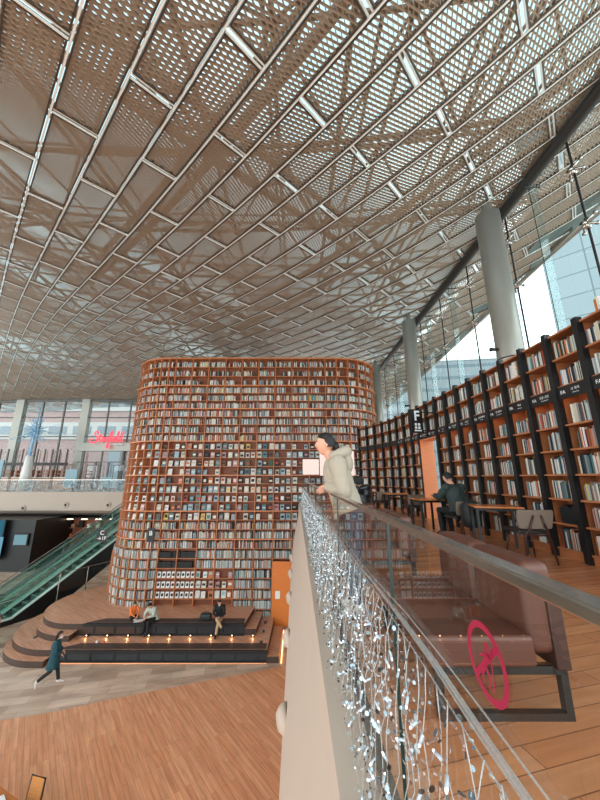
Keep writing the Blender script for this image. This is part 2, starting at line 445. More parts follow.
# ------------------------------------------------------------------ ground floor and mezzanine slabs
fl = MB(); fl.box(-60, 30, -12, 62, -0.3, 0)
floor = struct(fl.build('floor', M_stone))
wf = MB(); wf.prism([(-14, 9.6), (-10.5, 10.9), (-8.9, 11.56), (-7.5, 11.94), (-6.4, 12.4), (-4.54, 13.05), (-.6, 14.36), (3, 15.6), (6, 16.5), (6, -6), (-14, -6)], 0.0, 0.008)
struct(wf.build('floor', M_wood))
mf = MB(); mf.prism([(0.341, -3), (7.2, -3), (7.2, 19.5), (0.341, 17.62)], MZ-0.30, MZ)
struct(mf.build('floor', M_woodm))
# cream fascia that bulges under the mezzanine edge
prof = [(0.176, 0.0), (0.170, -0.25), (0.10, -0.7), (-0.02, -1.3), (-0.13, -1.9), (-0.20, -2.4), (-0.19, -2.8), (-0.05, -3.1), (0.5, -3.3), (1.6, -3.35), (1.6, -3.2), (0.6, -3.0), (0.3, -2.2), (0.32, -0.31), (0.34, 0.0)]
fa = MB()
fa.loft([[(x, y, MZ+z) for x, z in prof] for y in (-3, 17.6)])
wall_right = struct(fa.build('wall_right', M_fascia))
sf = MB(); sf.box(1.6, 7.2, -3, 17.6, MZ-3.35, MZ-3.2); struct(sf.build('ceiling', M_white))
# round nozzle air jets in the fascia
def jet(x, y, z, n, label, r=0.16):
    t = thing('air_nozzle', label, 'air vent', (x, y, z), 0, 'round air nozzles in the fascias')
    n = Vector(n).normalized(); rt = Vector((0, 0, 1)).rotation_difference(n).to_matrix().to_4x4()
    def ring(r, d, k=20): return [rt @ Vector((r*math.cos(2*PI*i/k), r*math.sin(2*PI*i/k), d)) for i in range(k)]
    a = MB(); a.loft([ring(r*1.15, -0.05), ring(r*1.15, 0.01), ring(r, 0.05), ring(r*.62, 0.11), ring(r*.5, 0.09), ring(r*.45, 0.0)], 0)
    a.build('bell', M_fascia, t, True)
    b = MB(); b.loft([ring(r*.47, 0.02), ring(r*.47, 0.055)]); b.build('throat', M_dark, t)
for i, y in enumerate((3.1, 5.4, 7.7, 10.0, 12.3, 14.6)):
    jet(-0.155, y, MZ-2.05, (-1, 0, -0.25), 'cream bell air nozzle on the near fascia, '+['closest of the row', 'second from the camera', 'third from the camera', 'fourth from the camera', 'fifth from the camera', 'farthest, beside the book tower'][i])

# ------------------------------------------------------------------ glass balustrade of the mezzanine
RX = 0.37
rail = thing('glass_balustrade', 'clear glass balustrade with flat steel handrail along the mezzanine edge', 'railing', (RX, 0, MZ))
h = MB(); h.box(-.02, .02, -1.2, 16.6, 1.080, 1.102); ho = h.build('handrail', M_steel, rail)
bv = ho.modifiers.new('b', 'BEVEL'); bv.width = 0.004; bv.segments = 2
cuts = [-1.2, -0.25, 1.36, 2.97, 4.58, 6.19, 7.8, 9.41, 11.02, 12.63, 14.24, 15.85, 16.6]
for a, b_ in zip(cuts, cuts[1:]):
    g = MB(); g.quad([(0, a+.006, 0.0), (0, b_-.006, 0.0), (0, b_-.006, 1.078), (0, a+.006, 1.078)])
    g.build('glass_pane', M_balglass, rail)
    s = MB(); s.box(-.006, .006, b_-.003, b_+.003, 0.02, 1.078); s.build('pane_edge', M_seam, rail)
bs = MB(); bs.box(-.03, .03, -1.2, 16.6, 0, 0.055); bs.build('base_channel', M_steel, rail)
# crimson no-leaning sticker on the pane
st = MB(); cy_, cz_ = 0.715, EYE-0.345-MZ
lay = [0]; KS = .68
def sp_(y, z): return (-0.003-.0004*lay[0], cy_-y*KS, cz_+z*KS)      # seen from the void side the picture runs along +y
def disc(y, z, r, n=20, r0=0.0):
    if r0:
        for i in range(n):
            a, b_ = 2*PI*i/n, 2*PI*(i+1)/n
            st.quad([sp_(y+r*math.cos(a), z+r*math.sin(a)), sp_(y+r*math.cos(b_), z+r*math.sin(b_)), sp_(y+r0*math.cos(b_), z+r0*math.sin(b_)), sp_(y+r0*math.cos(a), z+r0*math.sin(a))])
    else: st.quad([sp_(y+r*math.cos(2*PI*i/n), z+r*math.sin(2*PI*i/n)) for i in range(n)])
def seg(y0, z0, y1, z1, w):
    lay[0] += 1; d = Vector((y1-y0, z1-z0)).normalized(); p = Vector((-d.y, d.x))*w/2
    st.quad([sp_(y0+p.x, z0+p.y), sp_(y1+p.x, z1+p.y), sp_(y1-p.x, z1-p.y), sp_(y0-p.x, z0-p.y)])
disc(0, 0, 0.098, 40, 0.080); seg(-.062, -.058, .062, .058, 0.017)
disc(.012, .043, .0105); seg(.01, .03, -.004, -.008, .02); seg(-.004, -.008, .016, -.035, .011); seg(.016, -.035, .006, -.062, .009)
seg(-.002, -.008, -.018, -.034, .011); seg(-.018, -.034, -.02, -.06, .009); seg(.01, .024, .035, .012, .007); seg(.006, .02, -.022, .008, .007)
seg(.038, -.062, .038, .05, .006)
sobj = st.build('warning_sticker', M_magenta, rail); sobj['label'] = 'crimson round no-leaning pictogram'

# ------------------------------------------------------------------ string lights hung outside the glass
curt = thing('string_light_curtain', 'white fairy-light curtain with silver sequins hanging outside the glass balustrade', 'string lights', (RX, 0, MZ))
M_wire = glass('clear_cable', (0.9, 0.92, 0.93, 1), 2.2, 0.15, 1.5, body=0.35, bodycol=rgb(190, 190, 188))
M_bulb = mat('white_bulb_socket', rgb(176, 186, 196), 0.3, var=0.02)
M_tip = emit('bulb_glow', (0.86, 0.94, 1.0, 1), 2.5)
M_seq = mat('silver_sequin', rgb(138, 148, 156), 0.2, 0.8, var=0.15, scale=30)
M_seq2 = mat('dark_sequin', rgb(90, 84, 80), 0.2, 0.8, var=0.15, scale=30)
M_bead = glass('crystal_bead', (0.85, 0.95, 0.97, 1), 3.0, 0.03, 1.6, body=0.25, bodycol=rgb(205, 225, 230))
rc = random.Random(3)
cm = MB()
for dx, dz, r in ((-.020, .77, .0065), (-.030, .775, .0026), (-.014, .795, .0022), (-.035, .755, .0020)):
    cm.tube([(dx+rc.uniform(-.003, .003), y, dz+0.012*math.sin(y*3.1+dx*90)+0.02*math.sin(y*1.1)) for y in [-0.6+0.22*i for i in range(76)]], r, 6)
cm.build('main_cable', [M_wire], curt, True)
def bulb(mb, p, d, s=1.0):
    d = Vector(d).normalized(); p = Vector(p)
    mb.tube([p, p+d*.022*s], .0042*s, 8, 0); mb.tube([p+d*.022*s, p+d*.028*s, p+d*.031*s], [.0034*s, .003*s, .0008*s], 8, 1)
def seqd(mb, p, r, mi=0):
    n = Vector((rc.uniform(-1, 1), rc.uniform(-1, 1), rc.uniform(-.6, .6))).normalized(); x = n.orthogonal().normalized(); y = n.cross(x)
    p = Vector(p); k = 8
    mb.loft([[p+(x*math.cos(2*PI*i/k)+y*math.sin(2*PI*i/k))*r+n*d for i in range(k)] for d in (-.0006, .0006)], mi)
def strand(y):
    dr = rc.uniform(-.09, -.02); L = rc.uniform(0.75, 1.0)
    pts = []; z = 0.77; x = -.03
    n = 12
    far = 0.05 if y < 2.5 else 0.14
    for i in range(n+1):
        t = i/n
        pts.append((x+dr*t-(far*0.3*t)+rc.uniform(-.012, .012), y+rc.uniform(-.018, .018), z-L*t))
    return pts
ys_ = []; y = 0.16
while y < 16.4:
    ys_.append(y); y += 0.055+0.006*min(y, 4)+rc.uniform(-.015, .015)
restw = MB(); restb = MB(); rests = MB()
for i, y in enumerate(ys_):
    p = strand(y); near = i < 100
    w = MB() if near else restw
    w.tube(p, 0.0017 if y < 3 else 0.003, 5)
    b = MB() if near else restb; s = MB() if near else rests
    for q in range(1, 12):
        d = (rc.uniform(-1, .6), rc.uniform(-1, 1), rc.uniform(-1.2, .5))
        if q % 2 == 0: bulb(b, p[q], d, 1.0)
    ns = 34 if y < 5 else 26
    for q in range(ns):
        t = rc.random()*11.9; k = int(t); a = Vector(p[k]); c_ = Vector(p[k+1]); v = a.lerp(c_, t-k)
        v += Vector((rc.uniform(-.035, .02), rc.uniform(-.03, .03), rc.uniform(-.02, .02)))
        seqd(s, v, rc.choice((.0035, .005, .008)) * (1.0 if y < 4 else 1.3), rc.choice((0, 0, 1, 1, 2, 2)))
    if near:
        wo = w.build('strand', M_wire, curt, True); tag(b.build('bulbs', [M_bulb, M_tip], wo, True), kind='stuff'); tag(s.build('sequins', [M_seq, M_seq2, M_bead], wo), kind='stuff')
for mb_, nm, mm in ((restw, 'strand', [M_wire]), (restb, 'bulbs', [M_bulb, M_tip]), (rests, 'sequins', [M_seq, M_seq2, M_bead])):
    if mb_.v: tag(mb_.build(nm, mm, curt), kind='stuff')
# ------------------------------------------------------------------ books
PAL = [((226, 222, 214), 12, 'white'), ((214, 204, 184), 5, 'cream'), ((150, 148, 142), 3, 'grey'), ((82, 126, 132), 4, 'teal'), ((152, 180, 188), 3, 'pale blue'),
       ((48, 62, 80), 3, 'navy'), ((30, 30, 32), 4, 'black'), ((176, 70, 54), 2, 'brick red'), ((206, 120, 70), 2, 'orange'), ((118, 74, 52), 3, 'brown'),
       ((196, 150, 150), 2, 'dusty pink'), ((70, 96, 70), 1, 'green'), ((214, 184, 96), 1, 'yellow')]
def pick(r, w=None):
    t = r.uniform(0, sum(q[1] for q in PAL)); i = 0
    for q in PAL:
        t -= q[1]
        if t <= 0: break
    return q
def colr(r, q, j=0.12):
    c = rgb(*q[0]); k = 1+r.uniform(-j, j)
    return tuple(min(1, max(0, v*k)) for v in c[:3])
rb = random.Random(11)
stuff_books = MB()

# ---- tower of books: plan path
def tower_path():
    pts = []
    cx, cy, r = -7.5, 20.35, 2.6
    for i in range(12):
        a = math.radians(150+120*i/11); pts.append((cx+r*math.cos(a), cy+r*math.sin(a)))
    x = -7.1
    while x < 2.2: pts.append((x, 17.75)); x += 0.98
    cx, cy, r = 2.4, 20.5, 2.75
    for i in range(0, 10):
        a = math.radians(-90+130*i/9); pts.append((cx+r*math.cos(a), cy+r*math.sin(a)))
    return pts
TP = tower_path(); NT = len(TP)
def tnorm(i):
    a = Vector(TP[max(i-1, 0)]); b = Vector(TP[min(i+1, NT-1)]); t = (b-a).normalized(); return Vector((t.y, -t.x))
TN = [tnorm(i) for i in range(NT)]
def tofs(i, z):
    k = max(0.0, min(1.0, (4-i+8)/8)) if i < 12 else 0
    o = 0.38*(1-z/14.0)*k
    if z < 3.3: o += 0.12*(1 if i < 12 else 0.4)
    return o
def TPt(i, z, d=0.0):
    """d: distance inwards from the front face"""
    o = tofs(i, z)-d; p = Vector(TP[i])+TN[i]*o
    return Vector((p.x, p.y, z))
tower = thing('book_tower', 'towering rounded orange-brown bookcase filled with books behind the stage', 'bookcase', (0, 0, 0))
TOPZ = EYE+6.93
rows = [TOPZ, TOPZ-.56, TOPZ-1.12, TOPZ-1.68]
while rows[-1] > 0.35: rows.append(rows[-1]-0.4625)
LEDGE = {0, 3, 6, 10, 14, 18, 21}
DT = 0.30
for r_, z in enumerate(rows):
    mb = MB(); led = r_ in LEDGE
    th = 0.045 if led else 0.028; pr = 0.07 if led else 0.0
    for i in range(NT-1):
        if i == 18 and z < 2.96: continue
        a, b = TPt(i, z, -pr), TPt(i+1, z, -pr); c, d = TPt(i+1, z, DT), TPt(i, z, DT); Z = Vector((0, 0, -th))
        mb.hexa([a+Z, b+Z, c+Z, d+Z, a, b, c, d])
    mb.build('ledge' if led else 'shelf', M_ledge if led else M_shelf, tower)
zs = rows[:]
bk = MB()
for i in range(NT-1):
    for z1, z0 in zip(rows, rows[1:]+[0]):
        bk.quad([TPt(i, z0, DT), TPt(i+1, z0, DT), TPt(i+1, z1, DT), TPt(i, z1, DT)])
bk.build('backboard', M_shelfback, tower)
for i in range(NT):
    mb = MB(); t = Vector((-TN[i].y, TN[i].x, 0)); w = 0.018 if i < 11 or i > 21 else 0.02
    for z1, z0 in zip(rows, rows[1:]+[0]):
        P = lambda z, d, s: TPt(i, z, d)+t*s
        mb.hexa([P(z0, -.012, -w), P(z0, -.012, w), P(z0, DT, w), P(z0, DT, -w), P(z1, -.012, -w), P(z1, -.012, w), P(z1, DT, w), P(z1, DT, -w)])
    mb.build('upright', M_shelf, tower)
cap_ = MB(); cp = [TPt(i, TOPZ, 0.0) for i in range(NT)]
cap_.prism([(p.x, p.y) for p in cp], TOPZ-0.06, TOPZ-0.05); cap_.build('top_board', M_shelf, tower)
def bay_frame(i, z):
    a, b = TPt(i, z, 0), TPt(i+1, z, 0); ax = (b-a); L = ax.length; ax.normalize(); ay = Vector((-ax.y, ax.x, 0))
    return a, ax, ay, L
cards = []
for i in range(NT-1):
    for r_ in range(len(rows)-1):
        z = rows[r_+1]; H = rows[r_]-z-0.05; a, ax, ay, L = bay_frame(i, z)
        if z < 0.2: continue
        style = 'spine'
        if r_ < 3: style = 'sparse'
        elif 10 <= r_ <= 18: style = 'face'
        elif r_ in (22, 23) and 12 <= i <= 13: style = 'dark'
        elif r_ in (24, 25, 26) and 12 <= i <= 13: style = 'cards'
        elif r_ in (24, 25, 26) and 14 <= i <= 15: style = 'face'
        elif r_ > 26 and 12 <= i <= 15: continue
        elif r_ >= 22: style = 'mag'
        if i >= 20 and z < 4: style = 'spine'
        if i == 18 and 0 <= z < 3.0: continue
        if style in ('spine', 'mag', 'dark'):
            x = 0.05; fill = L-0.06 if rb.random() < .75 else L*rb.uniform(.6, .85)
            if style == 'mag': fill = L-0.05
            off = rb.choice((0, 0, L-0.06-fill)); x += off; end = x+fill-0.06
            warm = rb.random() < .35
            while x < end:
                t = rb.uniform(.018, .042) if style != 'mag' else rb.uniform(.012, .03); h = rb.uniform(.62, .88)*H if style != 'mag' else rb.uniform(.78, .9)*H
                q = pick(rb)
                if warm and rb.random() < .35: q = PAL[rb.choice((7, 8, 9, 1, 10))]
                if style == 'mag' and rb.random() < .6: q = PAL[rb.choice((0, 4, 2, 0, 3))]
                if style == 'dark': q = PAL[6]; h = .7*H
                if rb.random() < .02: x += 0.05; continue
                dd = rb.uniform(.03, .07)
                stuff_books.obox(a, ax, ay, x, x+t*.94, dd, dd+.19, z, z+h, 0, colr(rb, q)); x += t
        elif style == 'sparse':
            x = 0.05
            while x < L-0.1:
                if rb.random() < .30: x += rb.uniform(.1, .22); continue
                for _ in range(rb.randint(2, 6)):
                    t = rb.uniform(.02, .045)
                    if x+t > L-.05: break
                    stuff_books.obox(a, ax, ay, x, x+t*.92, .05, .24, z, z+rb.uniform(.5, .68)*H, 0, colr(rb, pick(rb))); x += t
                if rb.random() < .35 and x < L-.2:
                    q = colr(rb, pick(rb)); h = .26
                    P = lambda u, v, w: Vector(a)+ax*u+ay*v+Vector((0, 0, w))
                    stuff_books.hexa([P(x+.09, .05, 0), P(x+.12, .05, .01), P(x+.12, .24, .01), P(x+.09, .24, 0), P(x, .05, h), P(x+.03, .05, h+.01), P(x+.03, .24, h+.01), P(x, .24, h)], 0, q); x += .13
        elif style == 'face':
            n = 3 if L > .9 else 2 if L > .6 else 1; gap = L/n
            for q_ in range(n):
                if rb.random() < .07: continue
                w = rb.uniform(.19, .25); x = gap*(q_+.5)-w/2+rb.uniform(-.03, .03); h = w*1.36
                c = colr(rb, pick(rb) if rb.random() < .75 else PAL[rb.choice((0, 3, 4, 1))])
                if r_ > 20: c = colr(rb, PAL[rb.choice((8, 1, 10, 0, 8))])
                P = lambda u, v, w_: Vector(a)+ax*u+ay*v+Vector((0, 0, w_))
                stuff_books.hexa([P(x, .07, 0), P(x+w, .07, 0), P(x+w, .10, 0), P(x, .10, 0), P(x, .12, h), P(x+w, .12, h), P(x+w, .15, h), P(x, .15, h)], 0, c)
                c2 = colr(rb, pick(rb)); e = .004
                y0, y1 = sorted((rb.uniform(.15, .5), rb.uniform(.55, .85)))
                f = lambda t: .07+.05*t
                stuff_books.hexa([P(x+w*.15, f(y0)-e, h*y0), P(x+w*.85, f(y0)-e, h*y0), P(x+w*.85, f(y0), h*y0), P(x+w*.15, f(y0), h*y0), P(x+w*.15, f(y1)-e, h*y1), P(x+w*.85, f(y1)-e, h*y1), P(x+w*.85, f(y1), h*y1), P(x+w*.15, f(y1), h*y1)], 0, c2)
        elif style == 'cards':
            for q_ in range(4): cards.append((Vector(a)+ax*(L*(q_+.5)/4)+ay*.08, r_))
# white cards with a black picture
proto = None
for p, r_ in cards:
    if proto is None:
        proto = thing('picture_card', 'white card with black picture propped on the lower tower shelves', 'card', (0, 0, 0), 0, 'picture cards on the lower tower shelves')
        a = MB(); a.hexa([(-.09, 0, 0), (.09, 0, 0), (.09, .012, 0), (-.09, .012, 0), (-.09, .06, .27), (.09, .06, .27), (.09, .072, .27), (-.09, .072, .27)]); a.build('card', M_white, proto)
        b = MB(); b.loft([[(.062*math.cos(2*PI*k/16), .0+(.10+.07*math.sin(2*PI*k/16)+.04)*.222-dd, .14+.07*math.sin(2*PI*k/16)+.0) for k in range(16)] for dd in (.016, .006)]); b.build('picture', M_black, proto); o = proto
    else: o = copy_tree(proto)
    o.location = p
# orange door panel with a small notice, right of the tower foot
i = 18
a, ax, ay, L = bay_frame(i, 0.0)
dr = thing('cupboard_door', 'tall orange wooden door with white notice in the right foot of the book tower', 'door', tuple(a), math.atan2(ax.y, ax.x))
d = MB(); d.box(.02, L-.02, .0, .04, 0.02, 2.95); d.build('leaf', wood('orange_door_wood', rgb(214, 120, 52), .35), dr)
d = MB(); d.box(.18, .42, -.012, -.002, 1.25, 1.6); d.build('notice', M_white, dr)
d = MB(); d.box(L-.14, L-.11, -.05, -.002, 1.3, 1.55); d.build('handle', M_steel, dr)
# two blank glowing white boards fixed to the tower front
M_board = emit('backlit_acrylic', (1.0, 0.80, 0.72, 1), 0.95)
for (x0, x1, z0, z1, lb) in ((.36, 1.24, EYE+.17, EYE+.98, 'small blank backlit white board on the book tower, left of the standing woman'), (1.28, 3.15, EYE+.12, EYE+1.42, 'larger blank backlit white board on the tower behind the woman in the hoodie')):
    t = thing('backlit_board', lb, 'sign', (0, 0, 0))
    a = MB(); a.box(x0, x1, 17.42, 17.50, z0, z1); o = a.build('panel', M_board, t); bv = o.modifiers.new('b', 'BEVEL'); bv.width = .05; bv.segments = 3
    a = MB(); a.box(x0, x1, 17.50, 17.53, z0+.02, z1-.02); a.box(x0+.2, x0+.26, 17.53, 17.75, z0+.2, z0+.26); a.box(x1-.26, x1-.2, 17.53, 17.75, z0+.2, z0+.26); a.build('bracket', M_black, t)
# black direction signs projecting from the tower
def hang_sign(p, w, h, txts, label, ry=0):
    t = thing('direction_sign', label, 'sign', p, ry)
    a = MB(); a.box(-w/2, w/2, -.02, .02, -h/2, h/2); a.build('board', M_black, t)
    for s, dz, sz in txts: text_mesh(s, sz, Matrix.Translation((0, -.024, dz)) @ Matrix.Rotation(PI/2, 4, 'X'), M_signwhite, 'lettering', t, .002, bold=.004)
    return t
hang_sign((-10.55, 18.5, EYE-3.05), .52, .62, (('C', .14, .3), ('→1F', -.14, .24)), 'black sign with white C and 1F beside the escalator top of the tower', .2)
hang_sign((-7.45, 17.45, EYE-2.85), .36, .66, (('B', .08, .3),), 'small black hanging letter sign on the left front of the tower')

# ---- long curved bookcase on the mezzanine
ctrl = [(4.40, 3.1), (4.37, 5.14), (4.33, 7.0), (4.26, 9.2), (4.19, 10.6), (4.08, 12.0), (3.9, 13.2), (3.62, 14.2), (3.3, 15.05), (2.95, 15.75)]
def cat(p0, p1, p2, p3, t):
    return tuple(0.5*((2*p1[k])+(-p0[k]+p2[k])*t+(2*p0[k]-5*p1[k]+4*p2[k]-p3[k])*t*t+(-p0[k]+3*p1[k]-3*p2[k]+p3[k])*t**3) for k in (0, 1))
fine = []
for i in range(len(ctrl)-1):
    p0 = ctrl[max(i-1, 0)]; p3 = ctrl[min(i+2, len(ctrl)-1)]
    for j in range(20): fine.append(cat(p0, ctrl[i], ctrl[i+1], p3, j/20))
fine.append(ctrl[-1])
BP = []; acc = 0; nxt = 5.14-3.1-0.62*3
for a, b in zip(fine, fine[1:]):
    d = math.dist(a, b)
    while acc+d >= nxt:
        t = (nxt-acc)/d; BP.append(Vector((a[0]+(b[0]-a[0])*t, a[1]+(b[1]-a[1])*t))); nxt += 0.62
    acc += d
NB_ = len(BP)
mz = thing('wall_bookcase', 'long curved black-fronted wooden bookcase along the mezzanine window wall', 'bookcase', (0, 0, 0))
ZB = MZ; ZT = MZ+3.65; DB = 0.36
BN = []
for i in range(NB_):
    t = (BP[min(i+1, NB_-1)]-BP[max(i-1, 0)]).normalized(); BN.append(Vector((t.y, -t.x)))   # points to the window side
def BPt(i, z, d): p = BP[i]+BN[i]*d; return Vector((p.x, p.y, z))
levels = [MZ+.14, MZ+.53, MZ+.92, MZ+1.31, MZ+1.70, MZ+2.09]; hdr0, hdr1 = MZ+2.50, MZ+2.70; up = [MZ+2.72, MZ+3.19]
PORT = [i for i in range(NB_-1) if 9.3 < (BP[i].y+BP[i+1].y)/2 < 10.9]
for i in range(NB_):
    t = Vector((-BN[i].y, BN[i].x, 0)); mb = MB(); w = .045
    P = lambda z, d, s: BPt(i, z, d)+t*s
    zb = hdr0 if (PORT and PORT[0] < i <= PORT[-1]) else ZB
    mb.hexa([P(zb, -.05, -w), P(zb, .05, -w), P(zb, .05, w), P(zb, -.05, w), P(ZT+.03, -.05, -w), P(ZT+.03, .05, -w), P(ZT+.03, .05, w), P(ZT+.03, -.05, w)])
    mb.build('black_post', M_black, mz)
    mb = MB(); w = .018
    mb.hexa([P(zb, .05, -w), P(zb, DB, -w), P(zb, DB, w), P(zb, .05, w), P(ZT, .05, -w), P(ZT, DB, -w), P(ZT, DB, w), P(ZT, .05, w)])
    mb.build('side_panel', M_shelf2, mz)
def span(i, d0, d1, z0, z1, mb, inset=.018):
    a, b, c, d = BPt(i, z0, d0), BPt(i+1, z0, d0), BPt(i+1, z0, d1), BPt(i, z0, d1); Z = Vector((0, 0, z1-z0))
    mb.hexa([a, d, c, b, a+Z, d+Z, c+Z, b+Z])
hd = []
labels_header = ['FA 한국문학', 'FA 소설 에세이', 'FA 시 희곡', 'FA 인문 교양', 'FA 역사']
big = []
def ordn(n): return ['lowest', 'second-lowest', 'third-lowest', 'middle', 'fifth', 'sixth'][n]
for i in range(NB_-1):
    port = i in PORT
    for k, z in enumerate(levels + up + [ZT-.03]):
        if port and k < 6: continue
        mb = MB(); span(i, .0, DB, z-.028, z, mb); mb.build('shelf', M_shelf2, mz)
    mb = MB(); span(i, -.02, .02, hdr0, hdr1, mb); mb.build('header_board', M_black, mz)
    mb = MB(); span(i, DB-.012, DB, (hdr1 if port else ZB), ZT, mb); mb.build('backboard', M_shelf2, mz)
    if not port:
        mb = MB(); span(i, .02, .06, ZB, ZB+.13, mb); mb.build('kickboard', M_shelf2, mz)
        mb = MB(); span(i, .03, .06, hdr0+.03, hdr0+.045, mb); mb.build('led_strip', M_warm, mz)
    a = BPt(i, 0, 0); b = BPt(i+1, 0, 0); ax = (b-a); L = ax.length; ax.normalize(); ay = Vector((BN[i].x, BN[i].y, 0))
    if BP[i].y < 12.5:
        mid = (a+b)/2; R_ = Matrix(((-ax.x, -ay.x*-1, 0, 0), (0, 0, 0, 0), (0, 0, 0, 0), (0, 0, 0, 1)))
        X = -ax; Zv = Vector((0, 0, 1)); Yn = X.cross(Zv)*-1
        # text reads along -ax when seen from the room side
        nrm = -ay; xdir = Zv.cross(nrm).normalized()
        for s, sz, dx, dz in (('FA', .085, -.16, .0), (labels_header[i % 5][3:], .052, .07, .015), ('Korean Literature' if i % 2 else 'Fiction Essay', .022, .07, -.04)):
            Mx = Matrix.Translation(mid+Vector((0, 0, (hdr0+hdr1)/2+dz))+nrm*.023+xdir*dx) @ Matrix((xdir, Zv, nrm)).transposed().to_4x4()
            text_mesh(s, sz, Mx, M_signwhite, 'header_lettering', mz, .001)
    for k, z in enumerate(levels+up):
        if port and k < 6: continue
        H = (hdr0-.02-levels[5] if k == 5 else (.39 if k < 5 else .43))-.04
        near = BP[i].y < 9
        fill = L*rb.uniform(.55, .8) if k < 6 else L*rb.uniform(.78, .9)
        # books stand towards the near end of each bay as in the photo
        x = .05 if k < 6 else .05; n_ = 0; end = min(x+fill, L-.06)
        tall = rb.uniform(.68, .85)
        while x < end:
            t = rb.uniform(.014, .036); h = rb.uniform(tall-.1, tall+.08)*H; q = pick(rb)
            if k == 1 and i in (3,): q = PAL[6]
            big.append((math.dist((a.x, a.y, z), (0, 0, EYE)), i, k, n_, a.copy(), ax.copy(), ay.copy(), x, t, h, z, q)); n_ += 1; x += t
# the 300 nearest are single books, the rest one mass
def visible(e):
    _, i, k, n, a, ax, ay, x, t, h, z, q = e
    p = a+ax*x; dx, dy, dz = p.x, p.y, z-EYE
    zc = dy*.971+dz*.239; px = 296+317*dx/zc; py = 400-317*(-dy*.239+dz*.971)/zc
    return px < 598 and py < 562 and py > 300
vis = [e for e in big if visible(e)]; vis.sort(key=lambda e: e[0])
chosen = vis[:300]; ids = {id(e) for e in chosen}
bm_ = MB()   # unit book: spine towards -y, with inset pages
bm_.box(0, .08, 0, 1, 0, 1, 0); bm_.box(.92, 1, 0, 1, 0, 1, 0); bm_.hexa([(.08, -.015, 0), (.92, -.015, 0), (.92, .06, 0), (.08, .06, 0), (.08, -.015, 1), (.92, -.015, 1), (.92, .06, 1), (.08, .06, 1)], 0)
bm_.box(.08, .92, .06, .96, .03, .97, 1)
book_me = bm_.mesh('book', [M_bookobj, M_pages])
baycount = {}
ORD = ['first', 'second', 'third', 'fourth', 'fifth', 'sixth', 'seventh', 'eighth', 'ninth', 'tenth']
def nth(n):
    n += 1
    return f"{n}{'th' if 10 <= n % 100 <= 20 else {1: 'st', 2: 'nd', 3: 'rd'}.get(n % 10, 'th')}"
shelfname = ['bottom shelf', 'second shelf up', 'third shelf up', 'fourth shelf up', 'fifth shelf up', 'shelf under the header', 'shelf above the header', 'topmost shelf']
firstbay = min(e[1] for e in chosen)
for e in big:
    _, i, k, n, a, ax, ay, x, t, h, z, q = e
    if id(e) in ids:
        o = bpy.data.objects.new('book', book_me); COL.objects.link(o)
        dpt = .21
        p = a+ax*x+ay*.06
        o.matrix_world = Matrix(((ax.x*t*.95, ay.x*dpt, 0, p.x), (ax.y*t*.95, ay.y*dpt, 0, p.y), (0, 0, h, z+.001), (0, 0, 0, 1)))
        c = colr(rb, q); o.color = (c[0], c[1], c[2], 1)
        th = 'thin' if t < .02 else 'thick' if t > .03 else 'medium'
        bn = i-firstbay
        tag(o, f"{th} {q[2]} book, {nth(n)} from right, {shelfname[k]}, bay {bn+1} from the camera", 'book', 'books on the mezzanine bookcase')
    else:
        stuff_books.obox(a, ax, ay, x, x+t*.95, .06, .26, z, z+h, 0, colr(rb, q))
sb = stuff_books.build('book', M_books)
tag(sb, 'mass of small coloured books filling the tower and the far mezzanine shelves', 'books', kind='stuff')
# books lying on top at the right end
for n, (x, y, w) in enumerate(((4.55, 4.28, .03), (4.55, 4.05, .03))):
    a = MB(); a.box(0, .2, 0, w, 0, .27, 0); a.box(.01, .19, w, w+.05, 0, .25, 1); o = a.build('book', [M_pages, M_table], None, loc=(x, y, ZT+.002)); tag(o, ['pale book standing on top of the bookcase, farther of the pair', 'pale book standing on top of the bookcase, nearer of the pair'][n], 'book')
# wooden portal through the bookcase
if PORT:
    i0, i1 = PORT[0], PORT[-1]+1
    ja = MB(); t1 = BPt(i1, ZB, -.03); t2 = BPt(i1, ZB, .42)
    jm = wood('orange_portal_wood', rgb(222, 132, 84), .4)
    pt = thing('portal_lining', 'orange wooden lining of the doorway cut through the mezzanine bookcase', 'doorway', (0, 0, 0))
    for i_, s in ((i0, 1), (i1, -1)):
        mb = MB(); t = (BP[i1]-BP[i0]).normalized()*s; A = BPt(i_, ZB, -.03); B = BPt(i_, ZB, .42); T = Vector((t.x, t.y, 0))
        A += T*.05; B += T*.05; Z = Vector((0, 0, 2.49)); mb.hexa([A, B, B+T*.03, A+T*.03, A+Z, B+Z, B+T*.03+Z, A+T*.03+Z]); mb.build('jamb', jm, pt)
    mb = MB(); mb.hexa([BPt(i0, hdr0-.05, .0), BPt(i0, hdr0-.05, .42), BPt(i1, hdr0-.05, .42), BPt(i1, hdr0-.05, 0), BPt(i0, hdr0-.02, .0), BPt(i0, hdr0-.02, .42), BPt(i1, hdr0-.02, .42), BPt(i1, hdr0-.02, 0)]); mb.build('soffit', jm, pt)
# black F sign over the bookcase
t = thing('section_sign', 'black double-sided sign with white letter F on the curved bookcase', 'sign', (3.68, 9.55, EYE+1.68), math.radians(12))
a = MB(); a.box(-.2, .2, -.025, .025, -.36, .36); a.build('board', M_black, t)
a = MB(); a.box(.2, .62, -.012, .012, -.3, -.27); a.box(.2, .62, -.012, .012, .27, .3); a.build('bracket', M_black, t)
text_mesh('F', .42, Matrix.Translation((0, -.028, .15)) @ Matrix.Rotation(PI/2, 4, 'X'), M_signwhite, 'letter', t, .002, bold=.01)
a = MB()
for x in (-.09, .02):
    for z in (-.14, -.24): a.box(x, x+.075, -.03, -.025, z, z+.075)
a.box(-.11, .13, -.03, -.025, -.31, -.27); a.build('floor_symbol', M_signwhite, t)
